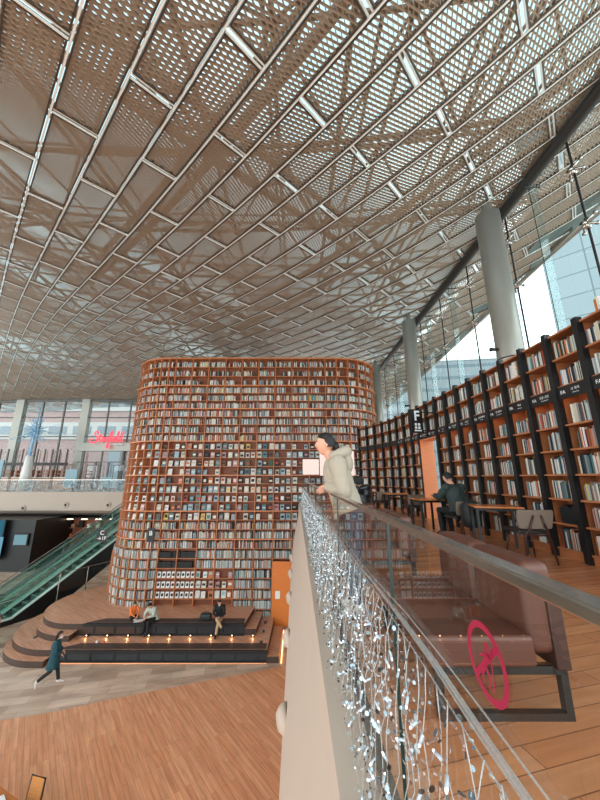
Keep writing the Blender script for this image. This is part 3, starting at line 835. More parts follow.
# ------------------------------------------------------------------ columns, pipe and glass wall on the right
for i, (y, r) in enumerate(((7.95, .33), (14.8, .33), (21.7, .33))):
    zt = roof_xy(5.75, y)-.05; t = thing('steel_column', ['thick round silver column behind the bookcase, nearest the camera', 'round silver column, second along the glass wall', 'slim-looking round column at the far end of the glass wall'][i], 'column', (5.75, y, 0), 0, None)
    m = MB(); m.tube([(0, 0, MZ), (0, 0, zt-.35)], r, 28, cap=True); m.build('shaft', M_column, t, True)
    m = MB(); m.tube([(0, 0, zt-.35), (0, 0, zt-.2), (0, 0, zt+.1)], [r, .12, .1], 20); m.build('head', M_column, t, True)
    m = MB(); m.tube([(0, 0, MZ+4.3), (0, 0, MZ+4.33)], r+.012, 28); m.tube([(-r-.16, 0, MZ+4.6), (-r+.02, 0, MZ+4.6)], .045, 10); m.tube([(-r-.20, 0, MZ+4.6), (-r-.16, 0, MZ+4.6)], .06, 10); m.build('collar', M_dark, t, True)
GX = 6.72
pipe = MB(); pipe.tube([(6.48+.006*(10-y)**2*(1 if y < 10 else 0)*.35, y, roof_xy(6.48, y)-.12) for y in [-3+1.0*i for i in range(28)]], .155, 16)
struct(pipe.build('trim_1', M_pipe, None, True))
ww = MB(); YS = [1.34+2.37*i for i in range(10)]; YS = [-1.03]+YS
Ga = [-3.4]+YS+[25.2]
for n, (a, b) in enumerate(zip(Ga, Ga[1:])):
    w = MB(); zt = roof_xy(GX, (a+b)/2)-.1
    z0 = MZ+.05
    for za, zb in ((z0, MZ+3.2), (MZ+3.22, EYE+5.65), (EYE+5.67, zt)):
        w.quad([(GX, a+.01, za), (GX, b-.01, za), (GX, b-.01, zb), (GX, a+.01, zb)])
    struct(w.build('window_%d' % (n+1), M_facglass))
cable = thing('cable_truss', 'cable truss with spider clamps holding the glass wall on the right', 'facade frame', (GX, 0, 0))
m = MB(); m.tube([(-.05, -3.3, EYE+5.66), (-.05, 25.2, EYE+5.66)], .035, 8); m.build('horizontal_rod', M_column, cable)
for y in YS:
    zt = roof_xy(GX, y)-.15
    m = MB(); m.tube([(-.05, y, MZ+.1), (-.05, y, zt)], .026, 8); ro = m.build('vertical_rod', M_black, cable)
    for z in (EYE+5.66, EYE+7.2):
        m = MB()
        for sy in (-1, 1):
            for sz in (-1, 1): m.tube([(-.08, y, z), (-.06, y+.09*sy, z+.07*sz), (-.0, y+.17*sy, z+.14*sz)], [.05, .03, .022], 8); m.tube([(-.02, y+.17*sy, z+.14*sz), (.02, y+.17*sy, z+.14*sz)], .045, 10)
        m.tube([(-.05, y, z-.13), (-.05, y, z+.13)], .055, 10); m.tube([(-.16, y, z), (0, y, z)], .05, 10)
        m.build('spider_clamp', M_steel, cable, True)
    # glass fin
    m = MB(); m.box(-.32, -.10, y+1.0, y+1.015, MZ+2.0, zt-.3); m.build('glass_fin', M_fin, cable)
    m = MB(); m.box(-.325, -.32, y+.998, y+1.017, MZ+2.0, zt-.3); m.build('fin_edge', M_seam, cable)
    m = MB(); m.tube([(-.42, y+1.0, zt-.35), (.0, y+1.0, zt-.35)], .02, 6)
    for q in (-.35, -.2, -.05): m.tube([(q, y+1.0, zt-.35), (q+.05, y+1.0, zt-.27)], .015, 6)
    m.build('fin_bracket', M_black, cable)

# ------------------------------------------------------------------ outside
def grid_mat(name, c, line, sx, sy, rough=.3, lw=.02):
    m, nt, out = new_mat(name); b = N(nt, 'ShaderNodeBsdfPrincipled', Roughness=rough)
    uvn = N(nt, 'ShaderNodeUVMap'); br = N(nt, 'ShaderNodeTexBrick', Scale=1.0); br.offset = 0
    br.inputs['Brick Width'].default_value = sx; br.inputs['Row Height'].default_value = sy; br.inputs['Mortar Size'].default_value = lw
    br.inputs['Color1'].default_value = c; br.inputs['Color2'].default_value = tuple(v*.93 for v in c[:3])+(1,); br.inputs['Mortar'].default_value = line
    nt.links.new(uvn.outputs[0], br.inputs['Vector']); nt.links.new(br.outputs[0], b.inputs['Base Color']); nt.links.new(b.outputs[0], out.inputs[0]); return m
def bld(name, label, loc, rz, w, d, h, m, extra=None):
    t = thing(name, label, 'building', loc, rz)
    mb = MB()
    for (a, b) in (((0, 0), (w, 0)), ((w, 0), (w, d)), ((w, d), (0, d)), ((0, d), (0, 0))):
        L = math.dist(a, b); mb.quad([(a[0], a[1], 0), (b[0], b[1], 0), (b[0], b[1], h), (a[0], a[1], h)], 0, uv=[(0, 0), (L, 0), (L, h), (0, h)])
    mb.build('facade', m, t)
    mb = MB(); mb.box(-.2, w+.2, -.2, d+.2, h, h+.6); mb.build('parapet', M_batten, t)
    return t
bld('office_tower', 'pale blue glass office tower with panel grid outside the right windows', (25.5, 28.5, 0), math.radians(-42), 30, 16, 46, grid_mat('pale_glass_panels', rgb(122, 136, 141), rgb(84, 98, 104), 3.2, 2.2, .2, .06))
bld('office_block', 'long low pale office block beyond the right windows', (17, 62, 0), math.radians(-8), 40, 14, 30, grid_mat('pale_band_panels', rgb(134, 143, 147), rgb(104, 118, 124), 40, 2.4, .3, .35))
# brick building with white bands beyond the left facade
m, nt, out = new_mat('pinkish_brick')
b = N(nt, 'ShaderNodeBsdfPrincipled', Roughness=.8); uvn = N(nt, 'ShaderNodeUVMap'); br = N(nt, 'ShaderNodeTexBrick', Scale=1.0)
br.inputs['Brick Width'].default_value = .5; br.inputs['Row Height'].default_value = .2; br.inputs['Mortar Size'].default_value = .02
br.inputs['Color1'].default_value = rgb(126, 84, 78); br.inputs['Color2'].default_value = rgb(140, 108, 102); br.inputs['Mortar'].default_value = rgb(132, 120, 116)
nt.links.new(uvn.outputs[0], br.inputs['Vector']); nt.links.new(br.outputs[0], b.inputs['Base Color']); nt.links.new(b.outputs[0], out.inputs[0])
bt = bld('brick_building', 'pink brick building with white window bands beyond the far left facade', (-95, 60, 0), 0, 90, 12, 24, m)
M_winband = mat('pale_window_glass', rgb(92, 104, 112), .2, var=.05)
for z in (14.2, 19.6):
    mb = MB(); mb.box(38, 90, -.35, 0, z, z+3.2); mb.build('white_band', mat('weathered_white', rgb(150, 148, 144), .7), bt)
    for i in range(11):
        mb = MB(); mb.box(39+4.6*i, 42.4+4.6*i, -.45, -.36, z+.9, z+2.4); mb.build('window', M_winband, bt)
for i in range(6):
    mb = MB(); mb.box(60+4.8*i, 62.2+4.8*i, -.12, 0, 5.5, 12.4); mb.build('window', M_winband, bt)
# ------------------------------------------------------------------ far left: balcony, facade
YF = 30.0
fp = [(0, 0.0), (-.02, -1.4), (.0, -1.6), (.4, -1.85), (1.3, -2.1), (2.2, -2.2), (2.2, -.4), (6.2, -.4), (6.2, 0)]
fa = MB(); fa.loft([[(x, YF+y, MZ+z) for y, z in fp] for x in (-48, -8)])
struct(fa.build('wall_back', M_fascia))
for i, x in enumerate((-24.5, -20.7, -16.9)):
    jet(x, YF-.02, MZ-(1.12 if i else 1.38), (0, -1, -.1), 'cream bell air nozzle on the far balcony fascia, '+['leftmost', 'middle one', 'nearest the escalator'][i], .24)
br_ = thing('far_balustrade', 'glass balustrade wrapped in pale blue fairy lights on the far balcony', 'railing', (0, YF+.25, MZ))
m = MB(); m.box(-48, -8, -.03, .03, 1.05, 1.1); m.build('handrail', M_steel, br_)
for i in range(26):
    m = MB(); m.quad([(-47.9+1.53*i, 0, 0), (-46.45+1.53*i, 0, 0), (-46.45+1.53*i, 0, 1.05), (-47.9+1.53*i, 0, 1.05)]); m.build('glass_pane', M_balglass, br_)
fc = tag(bpy.data.objects.new('string_light_curtain', None), 'pale blue curtain of fairy lights over the far balcony balustrade', 'string lights'); COL.objects.link(fc)
m = MB(); m2 = MB(); rr = random.Random(5)
for i in range(700):
    x = -46+rr.random()*37.5; 
    m.tube([(x, YF+.18, MZ+1.0), (x+rr.uniform(-.05, .05), YF+.16, MZ+.05)], .012, 4)
    for q in range(5):
        c = (x+rr.uniform(-.07, .07), YF+.12+rr.uniform(-.05, .05), MZ+rr.uniform(.0, 1.0)); s = rr.uniform(.012, .034)
        m2.box(c[0]-s, c[0]+s, c[1]-.01, c[1]+.01, c[2]-s, c[2]+s, rr.choice((0, 0, 1)))
tag(m.build('strands', M_wire, fc), kind='stuff'); tag(m2.build('sequins', [mat('pale_blue_sequin', rgb(112, 134, 146), .3, .2), M_bead], fc), kind='stuff')
# facade
YW = 36.0
fac = thing('facade_frame', 'grey steel frame of the far left glass facade', 'facade frame', (0, YW, 0))
cols = [-39.6, -31.9, -24.3, -16.6]
def ztop(x): return roof_xy(x, YW)-.06
for i, x in enumerate(cols):
    m = MB(); zt = ztop(x)+.1; m.box(x-.45, x+.45, -.3, .3, MZ, zt); m.build('column', M_column, fac)
M_mull = mat('grey_mullion', rgb(92, 88, 84), .4, .3)
n = 20
for a, b in zip(cols, cols[1:]):
    for k in (1, 2):
        x = a+(b-a)*k/3; m = MB(); m.box(x-.06, x+.06, -.1, .1, MZ, ztop(x)); m.build('mullion', M_mull, fac)
    for z in (MZ+5.8, MZ+8.0):
        m = MB(); m.box(a+.45, b-.45, -.1, .1, z-.06, z+.06); m.build('transom', M_mull, fac)
    m = MB()
    xs_ = [a+(b-a)*k/6 for k in range(7)]
    for p, q in zip(xs_, xs_[1:]): m.hexa([(p, -.15, ztop(p)-.15), (q, -.15, ztop(q)-.15), (q, .15, ztop(q)-.15), (p, .15, ztop(p)-.15), (p, -.15, ztop(p)+.15), (q, -.15, ztop(q)+.15), (q, .15, ztop(q)+.15), (p, .15, ztop(p)+.15)])
    m.build('head_beam', M_mull, fac)
    w = MB(); w.quad([(a, YW, MZ), (b, YW, MZ), (b, YW, ztop(b)-.1), (a, YW, ztop(a)-.1)]); struct(w.build('window_%d' % n, M_facglass)); n += 1
m = MB(); m.box(-24.3, -8, -.6, .3, MZ+4.15, MZ+5.05); m.build('entrance_beam', M_column, fac)
m = MB(); m.box(-24.3, -8, -.35, -.25, MZ+2.9, MZ+3.0)
m.build('entrance_rail', M_mull, fac)
for i in range(11):
    x = -23.6+1.45*i; m = MB(); m.box(x-.08, x+.08, -.4, -.2, MZ, MZ+(4.15 if i % 3 == 0 else 2.9)); m.build('door_post', M_mull, fac)
w = MB(); w.quad([(-16.6, YW, MZ), (-8, YW, MZ), (-8, YW, ztop(-8)), (-16.6, YW, ztop(-16.6))]); struct(w.build('window_%d' % n, M_facglass))
# tall pale doors of the entrance
for i in range(5):
    t = thing('entrance_door', 'pale glass entrance door under the red sign, '+['leftmost', 'second from the left', 'third from the left', 'fourth from the left', 'rightmost'][i], 'door', (-22.9+2.9*i, YW-.55, MZ), 0, 'entrance doors')
    m = MB(); m.quad([(0.06, 0, .1), (1.24, 0, .1), (1.24, 0, 2.55), (.06, 0, 2.55)]); m.build('pane', M_fin, t)
    m = MB(); m.box(0, .07, -.03, .03, 0, 2.65); m.box(1.23, 1.3, -.03, .03, 0, 2.65); m.box(0, 1.3, -.03, .03, 2.55, 2.65); m.build('frame', M_mull, t)
# dark guard rail inside the left bay
gt = thing('steel_fence', 'black steel fence with tall posts inside the far left windows', 'fence', (0, YW-1.2, MZ))
m = MB(); m.box(-33, -24.6, -.04, .04, 2.55, 2.85); m.build('top_rail', M_black, gt)
for i in range(11):
    m = MB(); m.box(-32.9+.8*i, -32.78+.8*i, -.05, .05, 0, 4.3); m.build('post', mat('dark_bronze', rgb(72, 58, 50), .4), gt)
# low planters / benches of brown goods behind the balustrade
for i in range(5):
    t = thing('display_counter', 'low tan display counter behind the far balustrade, '+['leftmost', 'second from the left', 'third from the left', 'fourth from the left', 'rightmost'][i], 'counter', (-33.5+2.15*i, YW-2.1, MZ))
    m = MB(); m.box(0, 1.8, -.4, .4, 0, 1.25); m.build('body', mat('tan_panel', rgb(196, 152, 124), .6), t); m = MB(); m.box(-.05, 1.85, -.45, .45, 1.25, 1.33); m.build('counter_top', M_white, t)
    m = MB(); m.box(.1, 1.7, -.1, .3, 1.6, 1.7); m.box(.1, .16, -.1, .3, 1.33, 1.6); m.box(1.64, 1.7, -.1, .3, 1.33, 1.6); m.box(.1, 1.7, -.1, .3, 1.95, 2.05); m.box(.1, .16, -.1, .3, 1.7, 1.95); m.box(1.64, 1.7, -.1, .3, 1.7, 1.95); m.build('rack', mat('brown_rack', rgb(150, 96, 74), .6), t)
# blue crystal tree
tr = thing('light_tree', 'tall pale blue crystal light tree with starburst crown at the far left windows', 'decoration', (-26.6, YW-3.9, MZ))
M_ice = mat('ice_blue_crystal', rgb(140, 190, 222), .2, .1, var=.2)
m = MB(); m.tube([(0, 0, 0), (0, 0, 3.4)], [.55, .3], 14); m.build('pedestal', M_white, tr, True)
m = MB(); m.tube([(0, 0, 3.4), (.1, 0, 8.4)], [.12, .05], 8); m.build('trunk', M_ice, tr, True)
m = MB(); rr = random.Random(9)
for i in range(46):
    a = 2*PI*rr.random(); e = rr.uniform(-.7, 1.1); L = rr.uniform(1.0, 3.1); d = Vector((math.cos(a)*math.cos(e), math.sin(a)*math.cos(e)*.5, math.sin(e))); c = Vector((0.05, 0, 5.9))
    m.tube([c, c+d*L], .012, 4)
    for q in range(6): p = c+d*L*(.3+.7*q/5); m.ball(p, .05, .05, .05, 6, 4)
for i in range(60):
    z = rr.uniform(3.5, 7.2); m.ball((rr.uniform(-.3, .3), rr.uniform(-.2, .2), z), .08, .08, .08, 6, 4)
tag(m.build('crystals', M_ice, tr), kind='stuff')
# bluish info panels near the balustrade
for i, (x, w, h, lb) in enumerate(((-22.2, 1.1, 1.7, 'pale blue glass info panel beside the facade column'), (-29.3, .9, 2.6, 'pale blue lit totem at the far left edge of the balcony'), (-18.6, .9, 1.0, 'pale blue low screen near the entrance doors'))):
    t = thing('info_panel', lb, 'sign', (x, YW-4.6, MZ)); m = MB(); m.box(0, w, -.05, .05, .35, h+.35); m.build('panel', mat('ice_blue_panel', rgb(120, 152, 164), .2), t); m = MB(); m.box(.05, w-.05, -.2, .2, 0, .06); m.box(w/2-.05, w/2+.05, -.04, .04, .06, .4); m.build('stand', M_dark, t)
# red script sign
sg = thing('neon_sign', 'red glowing script sign reading Starfield above the far entrance', 'sign', (-22.7, YW-1.0, MZ+4.85)); sg.scale = (.85, .85, .85)
def stroke(pts, r=.085):
    P = []
    pts = [Vector((x, 0, z)) for x, z in pts]
    for i in range(len(pts)-1):
        p0 = pts[max(i-1, 0)]; p1 = pts[i]; p2 = pts[i+1]; p3 = pts[min(i+2, len(pts)-1)]
        for j in range(5):
            t = j/5; P.append(0.5*((2*p1)+(-p0+p2)*t+(2*p0-5*p1+4*p2-p3)*t*t+(-p0+3*p1-3*p2+p3)*t**3))
    P.append(pts[-1]); m = MB(); m.tube(P, r, 8); return m
letters = {
 'S': [[(1.05, 1.35), (.9, 1.6), (.62, 1.62), (.5, 1.35), (.72, 1.05), (.9, .75), (.8, .35), (.4, .2), (.02, .3), (-.02, .6), (.25, .7)]],
 't': [[(.95, .5), (1.15, .75), (1.32, 1.3), (1.2, .55), (1.3, .35), (1.5, .5)], [(1.02, 1.02), (1.52, 1.08)]],
 'a': [[(1.86, .8), (1.66, .85), (1.52, .6), (1.6, .36), (1.8, .45), (1.88, .82), (1.84, .45), (1.95, .36), (2.08, .5)]],
 'r': [[(2.08, .5), (2.16, .86), (2.28, .78), (2.26, .45), (2.38, .38), (2.5, .55)]],
 'f': [[(2.45, .5), (2.72, 1.05), (2.82, 1.55), (2.66, 1.6), (2.55, 1.0), (2.48, .2), (2.42, -.42), (2.25, -.5), (2.25, -.1), (2.5, .32), (2.75, .5)]],
 'i': [[(2.72, .5), (2.86, .82), (2.84, .45), (2.96, .36), (3.08, .5)], [(2.94, 1.12), (2.97, 1.14)]],
 'e': [[(3.05, .55), (3.28, .66), (3.26, .88), (3.1, .8), (3.08, .48), (3.25, .35), (3.42, .5)]],
 'l': [[(3.4, .5), (3.62, 1.1), (3.66, 1.6), (3.5, 1.45), (3.48, .6), (3.58, .36), (3.74, .5)]],
 'd': [[(4.02, .8), (3.84, .86), (3.72, .6), (3.8, .36), (3.98, .45), (4.1, .9), (4.22, 1.65), (4.06, .8), (4.06, .45), (4.2, .38)]]}
for ch, sts in letters.items():
    m = MB()
    for s_ in sts:
        q = stroke(s_); n0 = len(m.v); m.v += q.v; m.f += [tuple(n0+k for k in f) for f in q.f]; m.mi += q.mi; m.c += q.c; m.uv += q.uv
    m.build('letter', M_redneon, sg, True)
text_mesh('COEX MALL', .26, Matrix.Translation((3.55, 0, -.02)) @ Matrix.Rotation(PI/2, 4, 'X'), M_signwhite, 'lettering', sg, .01, bold=.01)
# ------------------------------------------------------------------ dark shop zone under the far balcony
sw = MB(); sw.box(-48, -6, YF+2.2, YF+2.4, 0, MZ-.4); struct(sw.build('wall_left', M_dark))
t = thing('shop_niche', 'lit shop niche with brown goods under the far balcony', 'shop', (-24.2, YF+.2, 0))
m = MB(); m.box(0, 12, 1.5, 1.7, 0, 3.6); m.build('back_wall', mat('warm_brown_wall', rgb(150, 92, 62), .6), t)
m = MB(); m.box(0, 12, .2, 1.6, 3.5, 3.6); m.build('canopy', M_black, t)
for k in range(3):
    m = MB(); m.box(.3, 11.7, .9, 1.4, .9+.85*k, .94+.85*k); m.build('shelf', M_shelf, t)
for k in range(9):
    m = MB(); m.box(.7+1.3*k, 1.2+1.3*k, .5, .6, 3.4, 3.47); m.build('ceiling_lamp', emit('shop_lamp', (1, .75, .5, 1), 6) if k == 0 else bpy.data.materials['shop_lamp'], t)
rr = random.Random(21)
for i in range(45):
    k = i // 15; x = .4+(i % 15)*.74+rr.uniform(0, .25); w = rr.uniform(.15, .45); h = rr.uniform(.2, .6)
    m = MB(); m.box(-24.2+x, -24.2+x+w, YF+1.2, YF+1.5, .945+.85*k, .945+.85*k+h); o = m.build('goods_box', mat('goods_%d' % (i % 6), rgb(*rr.choice([(30, 26, 26), (210, 190, 170), (190, 90, 50), (90, 60, 50), (240, 230, 215), (150, 120, 100)])), .6))
    tag(o, 'small packaged item on the lit shop shelves under the balcony', 'goods', 'packaged goods in the far shop')
def screen(x, y, z, w, h, rz, label, col, s):
    t = thing('wall_screen', label, 'screen', (x, y, z), rz); m = MB(); m.box(0, w, .0, .12, 0, h); m.build('casing', M_black, t)
    m = MB(); m.box(.08, w-.08, -.02, -.005, .08, h-.08); m.build('display', emit('screen_glow_%d' % int(x*-10), col, s), t)
    return t
t = screen(-25.1, YF-3.3, .9, 2.1, 3.0, 0, 'large blue lit screen on the black wall at the far left', (.05, .25, .38, 1), .55)
m = MB(); m.box(1.0, 2.2, -.03, -.022, .3, 1.7); m.build('display_window', emit('pale_blue_window', (.22, .5, .68, 1), .7), t)
screen(-22.35, YF-3.05, 1.9, 1.15, .9, 0, 'small tilted pale blue screen right of the large one', (.3, .55, .62, 1), .6)
m = MB(); m.box(-48, -20.9, YF-2.9, YF+2.0, 0, MZ-2.05); struct(m.build('wall_left', M_black))
# ------------------------------------------------------------------ stage
def arc(cx, cy, rx, ry, a0, a1, n=28):
    return [(cx+rx*math.cos(math.radians(a0+(a1-a0)*i/n)), cy+ry*math.sin(math.radians(a0+(a1-a0)*i/n))) for i in range(n+1)]
stage = thing('stage', 'tiered wooden stage with rounded left end at the foot of the book tower', 'stage', (0, 0, 0))
def slab(name, poly, z0, z1):
    m = MB(); m.prism(poly, z0, z1, 1, top=0); return m.build(name, [M_deck, M_riser], stage)
slab('upper_deck', [(-2.25, 15.85)]+[(-2.05, 17.6), (-2.05, 19)]+[(-8, 24.5)]+arc(-9.9, 18.6, 2.5, 2.8, 130, 270)[0:], .45, .90)
slab('lower_deck', [(-1.15, 14.62), (-1.05, 19)]+[(-8, 23.5)]+arc(-10.0, 17.6, 2.85, 2.98, 130, 270), 0.04, .45)
slab('upper_step', arc(-9.7, 17.55, 2.35, 2.3, 130, 270)+[(-9.5, 15.25), (-9.5, 16.4), (-9.9, 19)], .451, .675)
slab('lower_step', arc(-10.2, 16.9, 2.5, 2.62, 130, 270)+[(-9.75, 14.28), (-9.75, 16), (-10.5, 19)], 0.0, .225)
slab('upper_step', [(-2.25, 15.87), (-1.75, 15.87), (-1.6, 18.2), (-2.05, 18.2)], .451, .675)
slab('lower_step', [(-1.15, 14.62), (-.68, 14.62), (-.62, 17.3), (-1.05, 17.3)], 0.0, .225)
M_facep = mat('glossy_black_face', rgb(40, 42, 46), .28, var=.1)
for (x0, x1, y, z0, z1, n) in ((-9.3, -2.27, 15.80, .46, .90, 8), (-9.6, -1.17, 14.56, .05, .45, 9)):
    m = MB(); m.box(x0, x1, y-.03, y+.05, z1-.10, z1+.01); m.build('nosing', M_black, stage)
    m = MB(); m.box(x0, x1, y+.02, y+.048, z0, z1-.1); m.build('face_panel', M_facep, stage)
    m = MB(); m.box(x0, x1, y-.03, y+.05, z0, z0+.05); m.build('skirting', M_black, stage)
    for i in range(n):
        x = x0+.5+(x1-x0-.8)*i/(n-1); m = MB(); m.box(x-.04, x+.04, y-.01, y+.02, z0+.08, z1-.11); m.build('bracket', M_dark, stage)
for (x0, x1, y, z, lb) in ((-9.2, -2.3, 15.85, .90, 'long dark brown seat pad along the upper stage edge'), (-9.5, -1.2, 14.66, .45, 'long dark brown seat pad along the lower stage edge')):
    t = thing('seat_pad', lb, 'bench', (0, 0, z)); m = MB()
    m.prism([(x0, y), (x1, y), (x1, y+.42), (x0+.65, y+.42)], .001, .035); m.build('pad', mat('dark_brown_pad', rgb(70, 52, 46), .5), t)
m = MB(); m.box(-9.6, -1.2, 14.64, 14.66, .012, .038); m.build('led_strip', M_warm, stage)
m = MB(); m.box(-.60, -.57, 14.6, 17.3, .01, .05); m.build('led_strip', M_warm, stage)
for i in range(9):
    x = -9.02+.895*i
    t = thing('step_light', 'small warm spotlight on the tread below the upper stage edge, '+(nth(i)+' from the left'), 'lamp', (x, 15.70, .45), 0, 'step lights')
    m = MB(); m.tube([(0, 0, .06), (0, -.04, .06)], .022, 10); m.build('lens', M_warmspot, t)
    m = MB(); m.tube([(0, .02, .06), (0, -.03, .06)], .045, 10); m.box(-.05, .05, -.03, .03, 0, .02); m.build('housing', M_black, t)
    L = bpy.data.lights.new('step_glow', 'SPOT'); L.energy = 1.6; L.color = (1, .5, .22); L.spot_size = math.radians(120); L.shadow_soft_size = .03; L.spot_blend = .6
    lo = bpy.data.objects.new('step_glow', L); COL.objects.link(lo); lo.location = (x, 15.62, .52); lo.rotation_euler = (math.radians(50), 0, PI); lo.rotation_euler = Vector((0, -.8, -.45)).to_track_quat('-Z', 'Y').to_euler()
for i, (x, y, z) in enumerate(((-11.6, 16.9, .45), (-11.2, 15.7, .45), (-1.45, 17.1, .45), (-1.45, 16.2, .45), (-1.45, 15.2, .45))):
    m = MB(); m.box(x-.07, x+.07, y-.16, y+.16, z, z+.006); m.box(x-.04, x+.04, y-.13, y+.13, z+.006, z+.012, 1); m.build('floor_socket', [M_steel, M_dark], stage)
# pair of shoes left on the lower tread
for i, (x, y, rz, c) in enumerate(((-8.27, 15.2, .3, (230, 226, 220)), (-7.98, 15.12, 1.2, (196, 90, 70)))):
    t = thing('shoe', ['small white shoe on the lower tread, left of its pair', 'small red and white shoe lying on the lower tread, right of its pair'][i], 'shoe', (x, y, .45), rz)
    m = MB(); R = [[(.045*w*math.cos(a), yy+.0*a, .012+h*(.5+.5*math.sin(a))) for a in [2*PI*k/10 for k in range(10)]] for yy, w, h in ((-.1, .5, .03), (-.07, .9, .09), (.0, .95, .07), (.07, 1.05, .04), (.11, .6, .02))]
    m.loft(R); m.build('upper', mat('shoe_%d' % i, rgb(*c), .6), t, True); m = MB(); m.box(-.04, .04, -.1, .11, 0, .014); m.build('sole', M_white, t)

# ------------------------------------------------------------------ escalators
def escalator(org, label, nst=26):
    """org: foot point on the right-hand side deck; climbs along (.477,.879)"""
    rz = math.atan2(.879, .477)-PI/2
    t = thing('escalator', label, 'escalator', org, rz)
    W = 1.22; TA = math.tan(math.radians(30)); L = 10.6; Y0 = -3.0
    zz = lambda y: max(0, y*TA)
    def rampbox(m, x0, x1, d0, d1, y0=Y0, y1=L, mi=0):
        ys = [y0, 0, y1] if y0 < 0 else [y0, y1]
        for a, b in zip(ys, ys[1:]):
            za, zb = zz(a), zz(b)
            m.hexa([(x0, a, za+d0), (x1, a, za+d0), (x1, b, zb+d0), (x0, b, zb+d0), (x0, a, za+d1), (x1, a, za+d1), (x1, b, zb+d1), (x0, b, zb+d1)], mi)
    M_deckrail = mat('pale_teal_steel', rgb(206, 222, 216), .25, .1, var=.04) if 'pale_teal_steel' not in bpy.data.materials else bpy.data.materials['pale_teal_steel']
    for nm, x0 in (('side_deck', -.16), ('side_deck', -W-.0)):
        m = MB(); rampbox(m, x0, x0+.16, .10, .18); m.build(nm, M_deckrail, t)
    m = MB(); rampbox(m, -.06, 0, -1.15, .10); 
    m.build('side_cladding', M_black, t)
    m = MB(); rampbox(m, -W, -.06, -1.0, -.85); m.build('truss_soffit', M_dark, t)
    for x0 in (-.10, -W+.08):
        m = MB(); rampbox(m, x0-.006, x0+.006, .18, .98); m.build('glass_panel', M_tealglass, t)
        m = MB(); rampbox(m, x0-.035, x0+.035, .98, 1.04); m.build('handrail', mat('dark_handrail', rgb(70, 92, 88), .35) if 'dark_handrail' not in bpy.data.materials else bpy.data.materials['dark_handrail'], t)
        m = MB(); rampbox(m, x0-.012, x0+.012, .955, .98); m.build('rail_trim', M_deckrail, t)
    Ms = bpy.data.materials.get('teal_steel_step') or mat('teal_steel_step', rgb(72, 104, 98), .35, .4, var=.1)
    sm = MB(); sm.box(-W+.18, -.18, 0, .40, -.25, 0.0); sm.box(-W+.18, -.18, -.002, .03, 0, .006, 1)
    for k in range(8): sm.box(-W+.2+.1*k, -W+.21+.1*k, .03, .4, 0, .008)
    me = sm.mesh('step', [Ms, M_deckrail])
    for i in range(nst):
        o = bpy.data.objects.new('step', me); COL.objects.link(o); o.parent = t; o.location = (0, .38*i, .38*i*TA+.06)
    return t
escalator((-14.2, 18.0, .14), 'right-hand teal glass escalator with black side cladding rising behind the stage')
escalator((-14.2-1.26*.879, 18.0+1.26*.477, .14), 'left-hand teal glass escalator rising to the far balcony')
# outer glass guard left of the escalators
t = thing('glass_guard', 'thin rail glass guard left of the escalators', 'railing', (-16.6, 19.5, 0), math.atan2(.879, .477)-PI/2)
m = MB(); m.tube([(0, -3, 1.25), (0, 0, 1.25), (0, 9.5, 6.75)], .03, 8); m.tube([(.0, -3, .95), (0, 0, .95), (0, 9.5, 6.45)], .02, 8); m.build('rail', M_steel, t, True)
for i in range(7):
    m = MB(); y = .2+1.5*i; m.tube([(0, y, .0 if i < 2 else y*.5773-.6), (0, y, 1.25+y*.577)], .02, 6); m.build('post', M_steel, t)
m = MB(); m.quad([(0, 0, .2), (0, 9.5, 5.6), (0, 9.5, 6.6), (0, 0, 1.15)]); m.build('glass_pane', M_tealglass, t)
# tan partition left of the guard
t = thing('partition', 'tan low partition wall left of the escalator foot', 'partition', (-17.6, 20.6, 0), math.atan2(.879, .477)-PI/2)
m = MB(); m.hexa([(0, -3, 0), (.12, -3, 0), (.12, 0, 0), (0, 0, 0), (0, -3, 1.0), (.12, -3, 1.0), (.12, 0, 1.5), (0, 0, 1.5)]); m.build('panel', mat('tan_panel_2', rgb(190, 128, 78), .5), t)
m = MB(); m.hexa([(-.03, -3, 1.0), (.15, -3, 1.0), (.15, 0, 1.5), (-.03, 0, 1.5), (-.03, -3, 1.08), (.15, -3, 1.08), (.15, 0, 1.58), (-.03, 0, 1.58)]); m.build('capping', M_white, t)
# glass guard with post behind the stage
t = thing('glass_guard', 'dark glass guard with thin steel rail between stage and escalator', 'railing', (0, 0, 0))
m = MB(); P = [(-12.95, 19.2), (-12.3, 20.6), (-11.6, 22.0)]
m.tube([(x, y, 2.0) for x, y in P], .02, 6); m.build('rail', M_steel, t)
for i, (x, y) in enumerate(P): m = MB(); m.tube([(x, y, .0), (x, y, 2.0)], .025, 6); m.build('post', M_steel, t)
for a, b in zip(P, P[1:]): m = MB(); m.quad([(a[0], a[1], .9), (b[0], b[1], .9), (b[0], b[1], 1.95), (a[0], a[1], 1.95)]); m.build('glass_pane', M_balglass, t)
